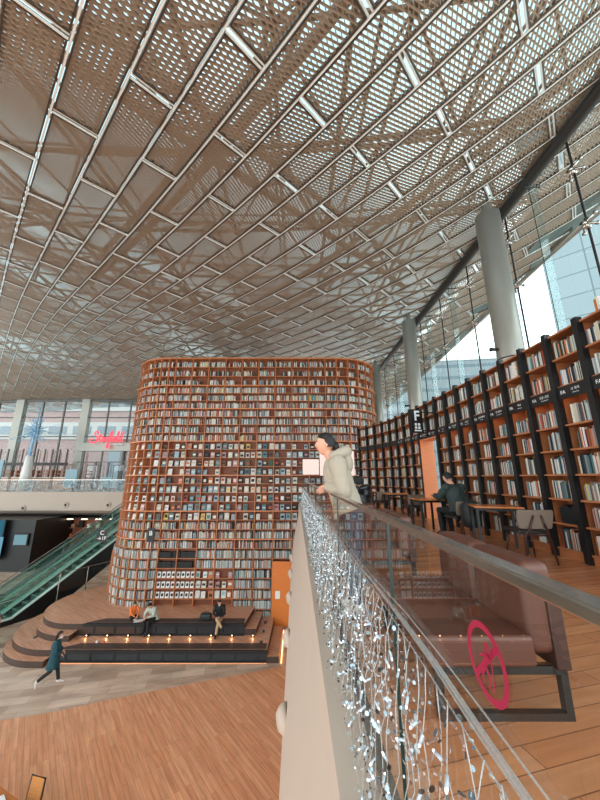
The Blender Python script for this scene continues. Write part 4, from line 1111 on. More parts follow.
# low display unit at the left edge
t = thing('display_unit', 'low pale wooden display shelf with magazines at the left edge beside the stage', 'shelf', (-13.0, 15.85, 0), math.radians(35))
Mp = wood('pale_pink_wood', rgb(214, 166, 138), .45)
for z in (0.02, .42, .82, 1.15):
    m = MB(); m.box(-1.6, .0, -.22, .22, z, z+.05); m.build('shelf', Mp, t)
for x in (-1.6, -.8, -.05): m = MB(); m.box(x, x+.05, -.22, .22, 0, 1.2); m.build('side_panel', Mp, t)
for i in range(6):
    o = MB(); o.box(-.36, -.05, -.12, .12, 0, .03); a = (i % 2); k = o.build('magazine', [(M_black, M_white, M_dark)[i % 3]], None)
    k.rotation_euler = (0, 0, math.radians(35)); lx = -.1-.7*(i // 3); zz_ = (.07, .47, .87)[i % 3]
    k.location = (-13.0+lx*math.cos(.611), 15.85+lx*math.sin(.611), zz_+.001)
    tag(k, ('black', 'white', 'grey')[i % 3]+' magazine on the '+('lowest', 'middle', 'upper')[i % 3]+' board of the pale display shelf, '+('right' if i < 3 else 'left')+' half', 'magazine', 'magazines on the display shelf')

# ------------------------------------------------------------------ bottom-left table and chair
t = thing('reading_table', 'corner of an orange wooden table on the ground floor, bottom left', 'table', (-6.25, 7.97, 0), math.radians(-25))
m = MB(); m.box(-1.2, 1.2, -.45, .45, .72, .76); m.build('tabletop', M_table, t)
for sx in (-1, 1):
    for sy in (-1, 1): m = MB(); m.box(sx*1.1-.03, sx*1.1+.03, sy*.38-.03, sy*.38+.03, 0, .72); m.build('leg', M_black, t)
for i, (dx, dy, c, rz) in enumerate(((.75, .12, (226, 232, 230), .2), (.92, -.05, (190, 216, 214), -.4), (.6, .22, (240, 240, 236), .9))):
    o = MB(); o.box(-.13, .13, -.09, .09, 0, .025); k = o.build('magazine', mat('magazine_%d' % i, rgb(*c), .5, var=.3, scale=25), None)
    ca, sa = math.cos(-.436), math.sin(-.436); k.location = (-6.25+(dx-.45)*ca-dy*sa, 7.97+(dx-.45)*sa+dy*ca, .7605+.0*i); k.rotation_euler = (0, 0, rz)
    tag(k, ['white open magazine on the bottom-left table, middle one', 'pale teal magazine on the bottom-left table, nearest the chair', 'white folded paper on the bottom-left table, farthest in'][i], 'magazine')
t = thing('dining_chair', 'tan-backed chair with black frame at the bottom-left table', 'chair', (-5.55, 8.24, 0), math.radians(166))
Mt = wood('tan_plywood', rgb(176, 118, 62), .35)
m = MB(); m.box(-.2, .2, -.2, .2, .43, .46); m.build('seat', Mt, t)
m = MB(); m.hexa([(-.17, -.21, .5), (.17, -.21, .5), (.17, -.19, .5), (-.17, -.19, .5), (-.16, -.27, .90), (.16, -.27, .90), (.16, -.25, .90), (-.16, -.25, .90)]); m.build('backrest', Mt, t)
m = MB(); m.tube([(-.19, -.2, .42), (-.18, -.26, .91), (.18, -.26, .91), (.19, -.2, .42)], .016, 8); m.build('back_frame', M_black, t, True)
for sx in (-1, 1):
    for sy in (-1, 1): m = MB(); m.tube([(sx*.18, sy*.18, .43), (sx*.2, sy*.21, 0)], .014, 8); m.build('leg', M_black, t, True)

# ------------------------------------------------------------------ mezzanine furniture
def rbox(name, x0, x1, y0, y1, z0, z1, m_, parent, w=.02, seg=3):
    m = MB(); m.box(x0, x1, y0, y1, z0, z1); o = m.build(name, m_, parent, True)
    b = o.modifiers.new('b', 'BEVEL'); b.width = w; b.segments = seg; b.limit_method = 'ANGLE'; wn = o.modifiers.new('w', 'WEIGHTED_NORMAL'); return o
def bench(y, label):
    t = thing('lounge_bench', label, 'bench', (1.08, y, MZ), 0, 'brown leather benches behind the balustrade')
    for k in (0, 1):
        rbox('back_cushion', .22, .40, .015+.58*k, .585+.58*k, .30, .775, M_leather, t, .05, 5)
        rbox('seat_cushion', -.36, .24, .012+.58*k, .588+.58*k, .245, .40, M_leather, t, .025)
    rbox('back_panel', .33, .41, .0, 1.17, .24, .62, M_walnut, t, .01)
    for yy in (.05, 1.12):
        m = MB(); f = .02
        m.box(-.32, -.28, yy-f, yy+f, .0, .25); m.box(.36, .40, yy-f, yy+f, 0, .25); m.box(-.28, .36, yy-f, yy+f, 0, .035); m.box(-.28, .36, yy-f, yy+f, .21, .25); m.build('leg_frame', M_black, t)
    return t
bench(2.0, 'brown leather two-seat bench nearest the camera, behind the glass')
bench(4.25, 'brown leather two-seat bench, second from the camera along the balustrade')
bench(6.2, 'brown leather two-seat bench under the seated person in black')
def reading_table(x, y, w, d, label, rz=0):
    t = thing('reading_table', label, 'table', (x, y, MZ), rz, 'tables along the mezzanine bookcase')
    rbox('tabletop', -w/2, w/2, -d/2, d/2, .725, .755, M_table, t, .01)
    m = MB(); m.box(-w/2+.06, w/2-.06, -d/2+.06, d/2-.06, .68, .724); m.build('apron', M_black, t)
    for sx in (-1, 1):
        for sy in (-1, 1): m = MB(); m.box(sx*(w/2-.05)-.022, sx*(w/2-.05)+.022, sy*(d/2-.05)-.022, sy*(d/2-.05)+.022, 0, .725); m.build('leg', M_black, t)
    return t
reading_table(3.66, 6.15, .78, .62, 'honey wood reading table on black legs beside the nearest fabric chair', math.radians(-18))
reading_table(3.22, 8.2, .6, .75, 'honey wood reading table the man in the green jacket leans on')
reading_table(3.3, 11.0, .7, .6, 'small reading table beyond the man, by the wooden doorway')
reading_table(2.75, 12.6, .6, .6, 'farthest small reading table near the curve of the bookcase')
M_seatdark = mat('black_seat_leather', rgb(34, 30, 30), .45)
def fabric_chair(x, y, rz, label):
    t = thing('fabric_chair', label, 'chair', (x, y, MZ), rz, 'fabric-backed chairs along the mezzanine bookcase')
    rbox('seat', -.23, .23, -.22, .25, .41, .47, M_seatdark, t, .02)
    m = MB()
    n = 7; R = []
    for zz_, w, yy in ((.50, .225, -.235), (.52, .24, -.24), (.65, .258, -.265), (.75, .258, -.29), (.775, .24, -.295)):
        fr = [(w*(2*i/(n-1)-1), yy-.035*(1-(2*i/(n-1)-1)**2), zz_) for i in range(n)]
        bk_ = [(p[0], p[1]-.035, p[2]) for p in reversed(fr)]
        R.append(fr+bk_)
    m.loft(R); o = m.build('backrest', M_fabric, t, True)
    o.data.polygons.foreach_set('use_smooth', [False]*len(o.data.polygons))
    for s in (-1, 1):
        m = MB(); m.tube([(s*.055, -.36, .70), (s*.12, -.335, .50), (s*.17, -.28, .40), (s*.22, -.30, 0)], [.013, .017, .018, .012], 8); m.build('leg', M_walnut, t, True)
        m = MB(); m.tube([(s*.17, .18, .42), (s*.22, .24, 0)], [.018, .012], 8); m.build('leg', M_walnut, t, True)
    for yy in (-.25, .18): m = MB(); m.tube([(-.18, yy, .40), (.18, yy, .40)], .014, 6); m.build('seat_rail', M_walnut, t)
    return t
fabric_chair(3.67, 5.42, math.radians(-5), 'grey-brown fabric chair with dark wooden legs, nearest the camera')
fabric_chair(3.52, 7.2, math.radians(8), 'fabric chair carrying the black backpack, under the man in green')
fabric_chair(3.45, 9.95, math.radians(10), 'fabric chair just left of the orange wooden doorway')
fabric_chair(3.05, 11.9, math.radians(8), 'farther fabric chair by the curve, left of the doorway chair')
# backpack hung on the chair back
bp = thing('backpack', 'black backpack hanging on the back of the chair of the man in green', 'bag', (3.50, 6.68, MZ+.30), math.radians(12))
m = MB(); R = []
for z, w, d in ((0, .13, .08), (.02, .16, .11), (.15, .175, .13), (.35, .17, .12), (.47, .13, .09), (.51, .07, .05)):
    R.append([(w*math.copysign(abs(math.cos(a))**.6, math.cos(a)), d*math.copysign(abs(math.sin(a))**.6, math.sin(a)), z) for a in [2*PI*k/20 for k in range(20)]])
M_nyl = mat('black_nylon', rgb(28, 34, 36), .55, var=.2, bump=.1, scale=12)
m.loft(R); m.build('pack_body', M_nyl, bp, True)
m = MB(); R = []
for z, w, d in ((.04, .10, .02), (.06, .125, .05), (.2, .13, .055), (.27, .11, .03)):
    R.append([(w*math.cos(a), -.10+d*math.sin(a), z) for a in [2*PI*k/16 for k in range(16)]])
m.loft(R); m.build('front_pocket', M_nyl, bp, True)
m = MB(); m.tube([(-.05, .02, .5), (-.04, .03, .56), (.04, .03, .56), (.05, .02, .5)], .012, 6); m.build('grab_loop', M_nyl, bp, True)
for s in (-1, 1): m = MB(); m.tube([(s*.09, .08, .46), (s*.12, .14, .40), (s*.13, .13, .15), (s*.11, .08, .05)], .016, 6); m.build('shoulder_strap', M_nyl, bp, True)
m = MB(); m.box(-.03, .03, -.158, -.152, .21, .225); m.build('label_patch', M_signwhite, bp)
# ------------------------------------------------------------------ people
def ev_mesh(o):
    dg = bpy.context.evaluated_depsgraph_get(); me = bpy.data.meshes.new_from_object(o.evaluated_get(dg)); bpy.data.objects.remove(o); return me
def remesh(mb, vox, it=4, fac=.5):
    me = bpy.data.meshes.new('tmp'); me.from_pydata(mb.v, [], mb.f)
    o = bpy.data.objects.new('tmp', me); SC.collection.objects.link(o)
    r = o.modifiers.new('r', 'REMESH'); r.mode = 'VOXEL'; r.voxel_size = vox
    s = o.modifiers.new('s', 'SMOOTH'); s.factor = fac; s.iterations = it
    m = ev_mesh(o); m.polygons.foreach_set('use_smooth', [True]*len(m.polygons)); return m
def capsule(mb, pts, rs, n=12):
    pts = [Vector(p) for p in pts]
    mb.tube(pts, rs, n)
    for p, r in ((pts[0], rs[0]), (pts[-1], rs[-1])): mb.ball(p, r, r, r, n, 8)
    for p, r in zip(pts[1:-1], rs[1:-1]): mb.ball(p, r, r, r, n, 8)
def ell(c, rx, ry, n=20, tilt=None, axx=None):
    """ring with its own x axis direction (shoulder line)"""
    c = Vector(c); X = Vector(axx) if axx else Vector((1, 0, 0)); X.normalize(); T = Vector(tilt) if tilt else Vector((0, 0, 1)); T.normalize(); Y = T.cross(X).normalized()
    return [c+X*rx*math.cos(2*PI*k/n)+Y*ry*math.sin(2*PI*k/n) for k in range(n)]
def hand_mb(mb, wr, d, palm, s=1.0, curl=.5, side=1):
    """palm and five bent fingers; d points from wrist to fingers, palm is the palm normal"""
    wr = Vector(wr); d = Vector(d).normalized(); p = Vector(palm); p = (p-d*p.dot(d)).normalized(); x = d.cross(p)*side
    base = wr+d*.085*s
    R = []
    for t, w, h in ((0, .024, .02), (.03, .033, .017), (.06, .04, .015), (.09, .038, .012)):
        c = wr+d*t*s; R.append([c+x*w*s*math.cos(2*PI*k/12)+p*h*s*math.sin(2*PI*k/12) for k in range(12)])
    mb.loft(R)
    for i, L in enumerate((.07, .078, .073, .058)):
        o = base+x*(.028-.0187*i)*s; q = d.copy(); P = [o-d*.015*s]; a = 0
        for seg_, f in enumerate((.45, .32, .23)):
            a += curl*(.7, 1.0, .8)[seg_]*.9; q = d*math.cos(a)+p*math.sin(a); P.append(P[-1]+q*(L*f+(.015 if seg_ == 0 else 0))*s)
        mb.tube(P, [.0088*s, .0085*s, .0076*s, .0062*s], 8)
        mb.ball(P[-1], .0062*s, .0062*s, .0062*s, 8, 6)
    o = wr+d*.025*s+x*.028*s; q1 = (d*.6+x*.75+p*.25).normalized(); q2 = (d*.85+x*.3+p*.45).normalized()
    P = [o, o+q1*.035*s, o+q1*.035*s+q2*.028*s, o+q1*.035*s+(q2+p*.3)*.05*s]; mb.tube(P, [.013*s, .0105*s, .0095*s, .007*s], 8); mb.ball(P[-1], .007*s, .007*s, .007*s, 8, 6)
def head_mesh(c, face, up, s=1.0, mask=False):
    """c: head centre; face: looking direction"""
    F = Vector(face).normalized(); U = Vector(up); U = (U-F*U.dot(F)).normalized(); X = F.cross(U)   # X = person's right
    c = Vector(c); mb = MB(); H = .115*s; n = 32; m = 26
    rings = []
    for i in range(1, m):
        a = PI*i/m; z = -math.cos(a); r = math.sin(a); ring = []
        for k in range(n):
            t = 2*PI*k/n; x = r*math.cos(t); y = r*math.sin(t)          # y forward
            wx = .078; wy = .098
            if z < 0: f = 1+z*.30; wx *= f; wy *= (1+z*.12)
            px, py, pz = x*wx, y*wy, z*.118
            if y > .3 and abs(x) < .5:
                g = math.exp(-(x/.14)**2)
                py += g*(.020*math.exp(-((z+.16)/.13)**2)+.008*math.exp(-((z-.02)/.16)**2))       # nose
                py += .006*math.exp(-(x/.25)**2)*math.exp(-((z+.47)/.07)**2)                     # lips
                py += .010*math.exp(-(x/.3)**2)*math.exp(-((z+.82)/.14)**2)                     # chin
                py -= .010*math.exp(-((abs(x)-.36)/.15)**2)*math.exp(-((z-.05)/.11)**2)          # eye sockets
                py += .005*math.exp(-((z-.24)/.08)**2)*math.exp(-(x/.5)**2)                      # brow
            if y < 0 and z < -.3: py *= .82
            ring.append(c+(X*px+F*py+U*pz)*s)
        rings.append(ring)
    mb.loft(rings)
    for sx in (-1, 1):                                                   # ears
        e = c+(X*sx*.078+F*-.006+U*-.005)*s; Mx = Matrix((X, F, U)).transposed()
        mb.ball(e, .010*s, .020*s, .032*s, 10, 8, M=Mx)
    for sx in (-1, 1):                                                   # eyes
        Mx = Matrix((X, F, U)).transposed(); e = c+(X*sx*.030+F*.084+U*.006)*s
        mb.ball(e, .013*s, .008*s, .007*s, 10, 8, mi=3, M=Mx); mb.ball(e+F*.0055*s, .006*s, .004*s, .006*s, 8, 6, mi=1, M=Mx)
        mb.tube([c+(X*sx*.014+F*.099+U*.026)*s, c+(X*sx*.03+F*.097+U*.031)*s, c+(X*sx*.047+F*.084+U*.026)*s], [.002*s, .003*s, .0015*s], 6, mi=1)
    Mx = Matrix((X, F, U)).transposed(); mb.ball(c+(F*.094+U*-.056)*s, .021*s, .010*s, .0055*s, 12, 6, mi=2, M=Mx)
    return mb, (c, F, U, X, s)
def hair_mb(hd, style='short'):
    c, F, U, X, s = hd; mb = MB(); n = 26; m = 16; rings = []
    for i in range(0, m):
        a = PI*(.06+.94*i/m)*.62 if style != 'long' else PI*(.06+.94*i/m)*.7
        ring = []
        for k in range(n):
            t = 2*PI*k/n; y = math.sin(t); aa = a
            if y > .1: aa = min(a, PI*(.40-.10*max(0, y)))               # hairline over the forehead
            r = math.sin(aa); z = math.cos(aa)
            bump_ = 1+.03*math.sin(5*t+i)
            ring.append(c+(X*r*math.cos(t)*.089*bump_+F*(r*y*.108*bump_-.006)+U*z*.130)*s)
        rings.append(ring)
    inner = [[c+(p-c)*.93 for p in r] for r in reversed(rings)]
    mb.loft(rings+inner, cap=True)
    if style == 'bun':
        mb.ball(c+(F*-.115+U*-.035)*s, .04*s, .035*s, .04*s, 12, 8); 
        mb.tube([c+(F*-.09+U*.0)*s, c+(F*-.12+U*-.05)*s, c+(F*-.12+U*-.12)*s], [.05*s, .035*s, .012*s], 10)
    if style == 'long':
        for sx in (-1, 0, 1): mb.tube([c+(X*sx*.05+F*-.06+U*.02)*s, c+(X*sx*.062+F*-.085+U*-.09)*s, c+(X*sx*.055+F*-.09+U*-.17)*s], [.05*s, .045*s, .02*s], 10)
    return mb
def person(label, loc, rz, J, top, bottom, shoe, hair='short', s=1.0, vox=.012, coat=0, hood=False, mask=False, face=None, topw=1.0, cuff=.8, hands=None, group=None, curl=.5, sleeve=1.0):
    """J: joints in metres, person faces +y"""
    t = thing('person', label, 'person', loc, rz, group); V = {k: Vector(v)*s for k, v in J.items()}
    sh = (V['shR']-V['shL']).normalized()
    up = (V['neck']-V['pelvis']).normalized()
    # ---- body
    b = MB()
    b.loft([ell(V['pelvis']-Vector((0, 0, .06))*s, .11*s, .08*s, axx=sh), ell(V['pelvis'], .15*s, .105*s, axx=sh, tilt=up), ell(V['waist'], .125*s, .09*s, axx=sh, tilt=up), ell(V['chest'], .155*s, .105*s, axx=sh, tilt=up), ell(V['chest'].lerp(V['neck'], .55), .15*s, .085*s, axx=sh, tilt=up), ell(V['chest'].lerp(V['neck'], .9), .07*s, .06*s, axx=sh, tilt=up)])
    capsule(b, [V['chest'].lerp(V['neck'], .7), V['neck'], V['head']-Vector((0, 0, .04))*s], [.06*s, .052*s, .05*s])
    for q in 'LR':
        capsule(b, [V['chest'].lerp(V['neck'], .6), V['sh'+q], V['el'+q], V['wr'+q]], [.06*s, .055*s, .04*s, .026*s])
        capsule(b, [V['hip'+q], V['kn'+q], V['an'+q]], [.08*s, .055*s, .036*s])
        capsule(b, [V['an'+q], V['toe'+q]], [.036*s, .028*s])
    me = remesh(b, max(vox, .012)*1.0, 3)
    hm, hd = head_mesh(V['head'], face or (0, 1, 0), (0, 0, 1), s)
    hand = MB()
    for q in 'LR':
        d = (V['wr'+q]-V['el'+q]).normalized(); pl = Vector((0, 0, -1)) if abs(d.z) < .8 else Vector((1 if q == 'L' else -1, 0, 0))
        if hands and q in hands: d, pl = Vector(hands[q][0]), Vector(hands[q][1])
        hand_mb(hand, V['wr'+q], d, pl, s*.98, curl, 1 if q == 'R' else -1)
    bm = bmesh.new(); bm.from_mesh(me)
    for f in bm.faces: f.material_index = 0; f.smooth = True
    for x in (hm, hand):
        m2 = x.mesh('t', [M_skin]); bm.from_mesh(m2)
    fin = bpy.data.meshes.new('body'); 
    for f in bm.faces: f.smooth = True
    bm.to_mesh(fin); bm.free()
    for m_ in (M_skin, M_eye, M_lips, M_white): fin.materials.append(m_)
    o = bpy.data.objects.new('body', fin); COL.objects.link(o); o.parent = t
    # ---- trousers
    b = MB()
    if bottom:
        b.loft([ell(V['pelvis']-Vector((0, 0, .08))*s, .12*s, .09*s, axx=sh), ell(V['pelvis'], .165*s, .12*s, axx=sh, tilt=up), ell(V['pelvis'].lerp(V['waist'], .7), .145*s, .108*s, axx=sh, tilt=up)])
        for q in 'LR':
            an = V['kn'+q].lerp(V['an'+q], .93)
            b.tube([V['hip'+q], V['hip'+q].lerp(V['kn'+q], .5), V['kn'+q], V['kn'+q].lerp(an, .5), an], [.095*s, .082*s, .067*s, .06*s, .052*s], 14); b.ball(V['kn'+q], .067*s, .067*s, .067*s); b.ball(V['hip'+q], .095*s, .095*s, .095*s)
        m_ = remesh(b, vox, 3); m_.materials.append(bottom); o = bpy.data.objects.new('trousers', m_); COL.objects.link(o); o.parent = t
    for q in 'LR':
        b = MB(); a, e = V['an'+q], V['toe'+q]; d = (e-a); d = d.normalized()
        b.tube([a-d*.045*s+Vector((0, 0, -.02))*s, a+Vector((0, 0, -.01))*s, a.lerp(e, .55)+Vector((0, 0, -.005))*s, e+d*.02*s], [.034*s, .047*s, .042*s, .03*s], 12)
        b.ball(a-d*.04*s+Vector((0, 0, -.02))*s, .036*s, .036*s, .036*s); b.ball(e+d*.02*s, .03*s, .03*s, .03*s); b.tube([a+Vector((0, 0, -.02))*s, a+(V['kn'+q]-a).normalized()*.06*s], [.045*s, .043*s], 12)
        m_ = remesh(b, .010, 2); m_.materials.append(shoe); o = bpy.data.objects.new('shoe', m_); COL.objects.link(o); o.parent = t
    # ---- top
    b = MB(); w = topw
    pv = V['pelvis']-Vector((0, 0, .02))*s
    rings = []
    if coat:
        kn = (V['pelvis']+Vector((0, -.02, -coat))*s)
        rings = [ell(kn, .25*s*w, .19*s*w, axx=sh), ell(pv.lerp(kn, .5), .215*s*w, .165*s*w, axx=sh)]
    rings += [ell(pv, .185*s*w, .145*s*w, axx=sh, tilt=up), ell(V['waist'], .165*s*w, .135*s*w, axx=sh, tilt=up), ell(V['chest'], .18*s*w, .14*s*w, axx=sh, tilt=up), ell(V['chest'].lerp(V['neck'], .5), .175*s*w, .118*s*w, axx=sh, tilt=up), ell(V['chest'].lerp(V['neck'], .8), .115*s*w, .09*s*w, axx=sh, tilt=up), ell(V['chest'].lerp(V['neck'], .98), .075*s, .07*s, axx=sh, tilt=up)]
    b.loft(rings)
    for q in 'LR':
        wr = V['el'+q].lerp(V['wr'+q], .97)
        el2 = V['el'+q]
        k = sleeve
        b.tube([V['chest'].lerp(V['neck'], .6).lerp(V['sh'+q], .5), V['sh'+q], V['sh'+q].lerp(el2, .5), el2, el2.lerp(wr, .5), wr], [.08*s, .082*s*k, .074*s*k, .064*s*k, .057*s*k, .046*s*k], 14)
        b.ball(V['sh'+q], .082*s*k, .082*s*k, .082*s*k); b.ball(el2, .064*s*k, .064*s*k, .064*s*k)
    m_ = remesh(b, vox, 4); m_.materials.append(top)
    # cloth folds
    for v in m_.vertices:
        nz = noise.noise(v.co*9/s)*.010+noise.noise(v.co*22/s)*.004; v.co += v.normal*nz*s
    o = bpy.data.objects.new('coat' if coat else 'jacket', m_); COL.objects.link(o); o.parent = t
    jk = o
    if hood:
        b = MB(); n = V['neck']; back = -(Vector((0, 1, 0))); P = []
        for k in range(17):
            a = PI*(-.62+1.24*k/16)-PI/2
            P.append(n+Vector((.125*math.cos(a), .135*math.sin(a)-.025, .02+.045*math.sin(a)*-1))*s)
        b.tube(P, [(.034+.034*math.sin(PI*k/16))*s for k in range(17)], 12)
        b.ball(n+Vector((0, -.16, -.06))*s, .13*s, .075*s, .115*s, 14, 10)
        hm_ = remesh(b, vox, 4); hm_.materials.append(top); o = bpy.data.objects.new('hood', hm_); COL.objects.link(o); o.parent = jk
    if hair:
        h = hair_mb(hd, hair); o = h.build('hair', M_hair, t, True)
    if mask:
        c, F, U, X, s_ = hd; b = MB(); rr_ = []
        for i in range(7):
            z = -.095+.085*i/6; r = [c+(X*.062*math.cos(a)*(.72+.28*i/6)+F*(.02+.085*math.sin(a))+U*z)*s_*1.04 for a in [PI*k/12 for k in range(13)]]
            rr_.append(r)
        for a, bb in zip(rr_, rr_[1:]):
            for k in range(12): b.quad([a[k], a[k+1], bb[k+1], bb[k]])
        o = b.build('face_mask', M_white, t, True); so = o.modifiers.new('s', 'SOLIDIFY'); so.thickness = .004
    return t, V
stand = dict(pelvis=(0, 0, .93), waist=(0, 0, 1.06), chest=(0, 0, 1.25), neck=(0, 0, 1.44), head=(0, .02, 1.575), shL=(-.17, 0, 1.37), shR=(.17, 0, 1.37), elL=(-.22, -.02, 1.10), elR=(.22, -.02, 1.10), wrL=(-.23, .06, .87), wrR=(.23, .06, .87),
             hipL=(-.09, 0, .90), hipR=(.09, 0, .90), knL=(-.10, .02, .49), knR=(.10, .02, .49), anL=(-.10, 0, .085), anR=(.10, 0, .085), toeL=(-.11, .14, .035), toeR=(.11, .14, .035))
M_fleece = mat('beige_fleece', rgb(160, 148, 132), .95, var=.08, scale=120, bump=.25)
M_blackcloth = mat('black_cloth', rgb(24, 24, 26), .85, var=.15)
M_green = mat('dark_green_jacket', rgb(38, 52, 50), .75, var=.12, scale=10)
M_teal = mat('dark_teal_coat', rgb(14, 62, 72), .8, var=.45, scale=9)
M_greycoat = mat('pale_grey_green_coat', rgb(172, 176, 164), .9, var=.2, scale=14)
M_orange = mat('orange_sweater', rgb(232, 122, 58), .8)
M_khaki = mat('khaki_trousers', rgb(176, 146, 112), .85)
M_sneaker = mat('pale_sneaker', rgb(206, 196, 190), .6)
# woman leaning over the rail, facing the void
J = dict(stand); J.update(pelvis=(0, .05, .95), waist=(0, .09, 1.08), chest=(0, .15, 1.27), neck=(0, .215, 1.455), head=(0, .27, 1.60), shL=(-.17, .17, 1.385), shR=(.17, .17, 1.385), elL=(-.25, .12, 1.13), elR=(.24, .12, 1.13), wrL=(-.07, .27, 1.17), wrR=(.03, .26, 1.18))
person('woman in a beige hooded fleece with dark tied-back hair, leaning on the steel handrail', (.585, 3.42, MZ), PI/2, J, M_fleece, mat('dark_blue_jeans', rgb(50, 56, 70), .8), M_sneaker, 'bun', 1.0, .010, hood=True, topw=1.06, face=(0, 1, -.02), sleeve=1.15, hands={'L': ((.6, .5, -.2), (0, 0, -1)), 'R': ((-.6, .5, -.2), (0, 0, -1))})
# man in green jacket at the table, seen from behind
sit = dict(pelvis=(0, 0, .55), waist=(0, .01, .68), chest=(0, .06, .88), neck=(0, .12, 1.07), head=(0, .17, 1.20), shL=(-.18, .08, 1.00), shR=(.18, .08, 1.00), elL=(-.25, .25, .80), elR=(.25, .25, .80), wrL=(-.14, .45, .80), wrR=(.14, .45, .80),
           hipL=(-.09, .03, .53), hipR=(.09, .03, .53), knL=(-.12, .44, .52), knR=(.12, .44, .52), anL=(-.12, .40, .09), anR=(.12, .40, .09), toeL=(-.13, .53, .035), toeR=(.13, .53, .035))
J = dict(sit); J.update(wrL=(-.16, .50, .82), wrR=(.08, .52, .82), head=(-.02, .20, 1.20))
person('man in a dark green jacket, seated with his back turned, leaning on a table', (3.52, 7.22, MZ), math.radians(16), J, M_green, M_blackcloth, M_blackcloth, 'short', 1.04, .012, face=(-.25, 1, -.25), topw=1.15, coat=.02, sleeve=1.15)
# seated person in black puffer coat, back to the camera
J = dict(sit); J.update(pelvis=(0, 0, .52), head=(0, .12, 1.13), neck=(0, .07, 1.0), chest=(0, .03, .82))
M_puff = mat('glossy_black_puffer', rgb(24, 24, 27), .32, var=.2, scale=8, bump=.3)
t, V = person('person in glossy black puffer coat and black hat seated beyond the woman', (1.38, 6.75, MZ), math.radians(52), J, M_puff, M_blackcloth, M_blackcloth, 'short', 1.0, .012, face=(.1, 1, -.3), topw=1.25, sleeve=1.3, hood=True)
b = MB(); h = V['head']; b.loft([[h+Vector((.098*r*math.cos(a), -.01+.115*r*math.sin(a), z)) for a in [2*PI*k/24 for k in range(24)]] for z, r in ((.0, 1.0), (.03, 1.06), (.09, 1.02), (.135, .75), (.155, .3))]); b.build('knitted_hat', M_blackcloth, t, True)
# child in orange on the stage
J = dict(sit); J.update(knL=(-.20, .30, .50), knR=(.20, .30, .50), anL=(.02, .34, .46), anR=(-.02, .28, .50), toeL=(.10, .36, .44), toeR=(-.12, .32, .48), wrL=(-.08, .40, .60), wrR=(.10, .42, .60), head=(0, .18, 1.17))
for k in J: J[k] = (J[k][0], J[k][1], J[k][2]-.41)
person('child in an orange sweater sitting cross-legged on the stage edge', (-7.42, 16.28, .935), math.radians(-125), J, M_orange, M_blackcloth, M_sneaker, 'short', .78, .012, face=(.1, 1, -.55))
# adult in pale grey coat leaning over a laptop, legs over the edge
J = dict(sit); J.update(head=(0, .32, 1.10), neck=(0, .24, 1.02), chest=(0, .13, .86), shL=(-.17, .19, .97), shR=(.17, .19, .97), elL=(-.24, .32, .74), elR=(.24, .30, .74), wrL=(-.08, .48, .70), wrR=(.08, .48, .68), anL=(-.12, .45, .12), anR=(.12, .44, .10), toeL=(-.13, .58, .06), toeR=(.13, .57, .05))
for k in J: J[k] = (J[k][0], J[k][1], J[k][2]-.43)
person('adult in a long pale grey-green coat bent over a paper on the stage edge', (-6.35, 16.1, .935), math.radians(158), J, M_greycoat, M_blackcloth, M_blackcloth, 'short', 1.0, .012, face=(0, .8, -.7), topw=1.1, coat=.06)
# person in black with khaki trousers
J = dict(sit); J.update(head=(0, .17, 1.18), wrL=(-.06, .36, .66), wrR=(.06, .38, .66), elL=(-.24, .16, .74), elR=(.24, .16, .74), knR=(.02, .46, .60), anR=(-.26, .62, .34), toeR=(-.34, .72, .26), knL=(-.04, .44, .48), anL=(.03, .50, .03), toeL=(.03, .63, -.02))
for k in J: J[k] = (J[k][0], J[k][1], J[k][2]-.43)
person('person in black top and khaki trousers sitting cross-legged on the right stage edge', (-3.42, 16.12, .935), math.radians(180), J, M_blackcloth, M_khaki, M_blackcloth, 'short', 1.0, .012, face=(0, 1, -.55), mask=True)
b = MB(); R = []
for z, w in ((0, .9), (.03, 1), (.2, .95), (.24, .85)): R.append([(.27*w*math.copysign(abs(math.cos(a))**.5, math.cos(a)), .13*w*math.copysign(abs(math.sin(a))**.5, math.sin(a)), z) for a in [2*PI*k/20 for k in range(20)]])
t = thing('handbag', 'black bag lying beside the person in khaki trousers on the stage', 'bag', (-4.05, 16.15, .936)); b.loft(R); b.build('bag_body', M_nyl, t, True); b = MB(); b.tube([(-.12, 0, .22), (-.1, 0, .31), (.1, 0, .31), (.12, 0, .22)], .012, 6); b.build('handle', M_nyl, t)
t = thing('laptop', 'open white paper pad lying between the child and the adult on the stage', 'paper', (-6.98, 16.02, .936), .3); t.name = 'paper_pad'
b = MB(); b.box(-.2, .2, -.13, .13, 0, .012); b.build('sheets', M_white, t)
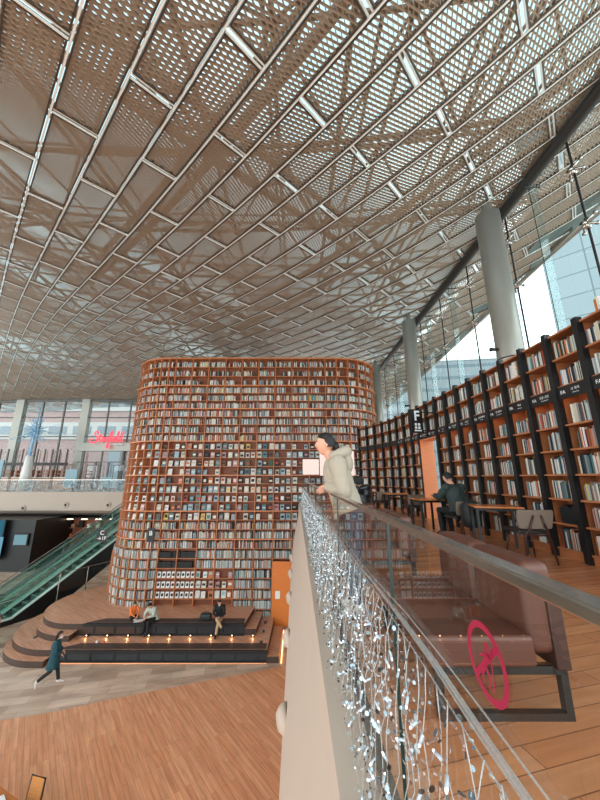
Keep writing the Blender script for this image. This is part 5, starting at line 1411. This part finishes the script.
# walking woman in teal coat
J = dict(stand); J.update(head=(0, .06, 1.56), knL=(-.09, .12, .50), anL=(-.09, .20, .09), toeL=(-.09, .34, .045), knR=(.09, -.06, .50), anR=(.09, -.42, .26), toeR=(.09, -.42, .12), elL=(-.23, .06, 1.12), wrL=(-.16, .20, 1.0), elR=(.23, .02, 1.12), wrR=(.18, .18, 1.0))
t, V = person('woman in long dark teal coat and white mask walking beside the stage', (-8.62, 13.2, 0.0), math.radians(-62), J, M_teal, M_blackcloth, M_sneaker, 'long', 1.0, .012, coat=.36, topw=1.1, mask=True, face=(.1, 1, -.1))
# ------------------------------------------------------------------ camera, light, colour management
cam = bpy.data.cameras.new('camera'); co = bpy.data.objects.new('camera', cam); COL.objects.link(co)
co.location = (0, 0, EYE); co.rotation_euler = (math.radians(90+13.8), 0, 0)
cam.sensor_fit = 'VERTICAL'; cam.sensor_height = 36; cam.lens = 317/800*36; cam.shift_x = 4/800; cam.clip_start = .02; cam.clip_end = 500
SC.camera = co
w = bpy.data.worlds.new('sky'); SC.world = w; w.use_nodes = True; nt = w.node_tree; nt.nodes.clear()
o_ = nt.nodes.new('ShaderNodeOutputWorld'); bg = nt.nodes.new('ShaderNodeBackground')
tc = nt.nodes.new('ShaderNodeTexCoord'); no = nt.nodes.new('ShaderNodeTexNoise'); no.inputs['Scale'].default_value = 2.2; no.inputs['Detail'].default_value = 4
rp = nt.nodes.new('ShaderNodeValToRGB'); rp.color_ramp.elements[0].position = .35; rp.color_ramp.elements[1].position = .65
rp.color_ramp.elements[0].color = (.68, .88, .94, 1); rp.color_ramp.elements[1].color = (1.0, .98, .96, 1)
nt.links.new(tc.outputs['Generated'], no.inputs['Vector']); nt.links.new(no.outputs['Fac'], rp.inputs[0]); nt.links.new(rp.outputs[0], bg.inputs[0]); nt.links.new(bg.outputs[0], o_.inputs[0])
bg.inputs[1].default_value = 3.4
def area(name, loc, sx, sy, e, col, rot=(0, 0, 0)):
    L = bpy.data.lights.new(name, 'AREA'); L.shape = 'RECTANGLE'; L.size = sx; L.size_y = sy; L.energy = e; L.color = col
    o = bpy.data.objects.new(name, L); COL.objects.link(o); o.location = loc; o.rotation_euler = rot; return o
SC.view_settings.view_transform = 'Standard'; SC.view_settings.look = 'None'; SC.view_settings.gamma = 1; SC.view_settings.use_curve_mapping = False
SC.view_settings.exposure = 0.12
SC.cycles.transparent_max_bounces = 32
for o in list(COL.objects): SC.collection.objects.link(o)
bpy.data.collections.remove(COL)
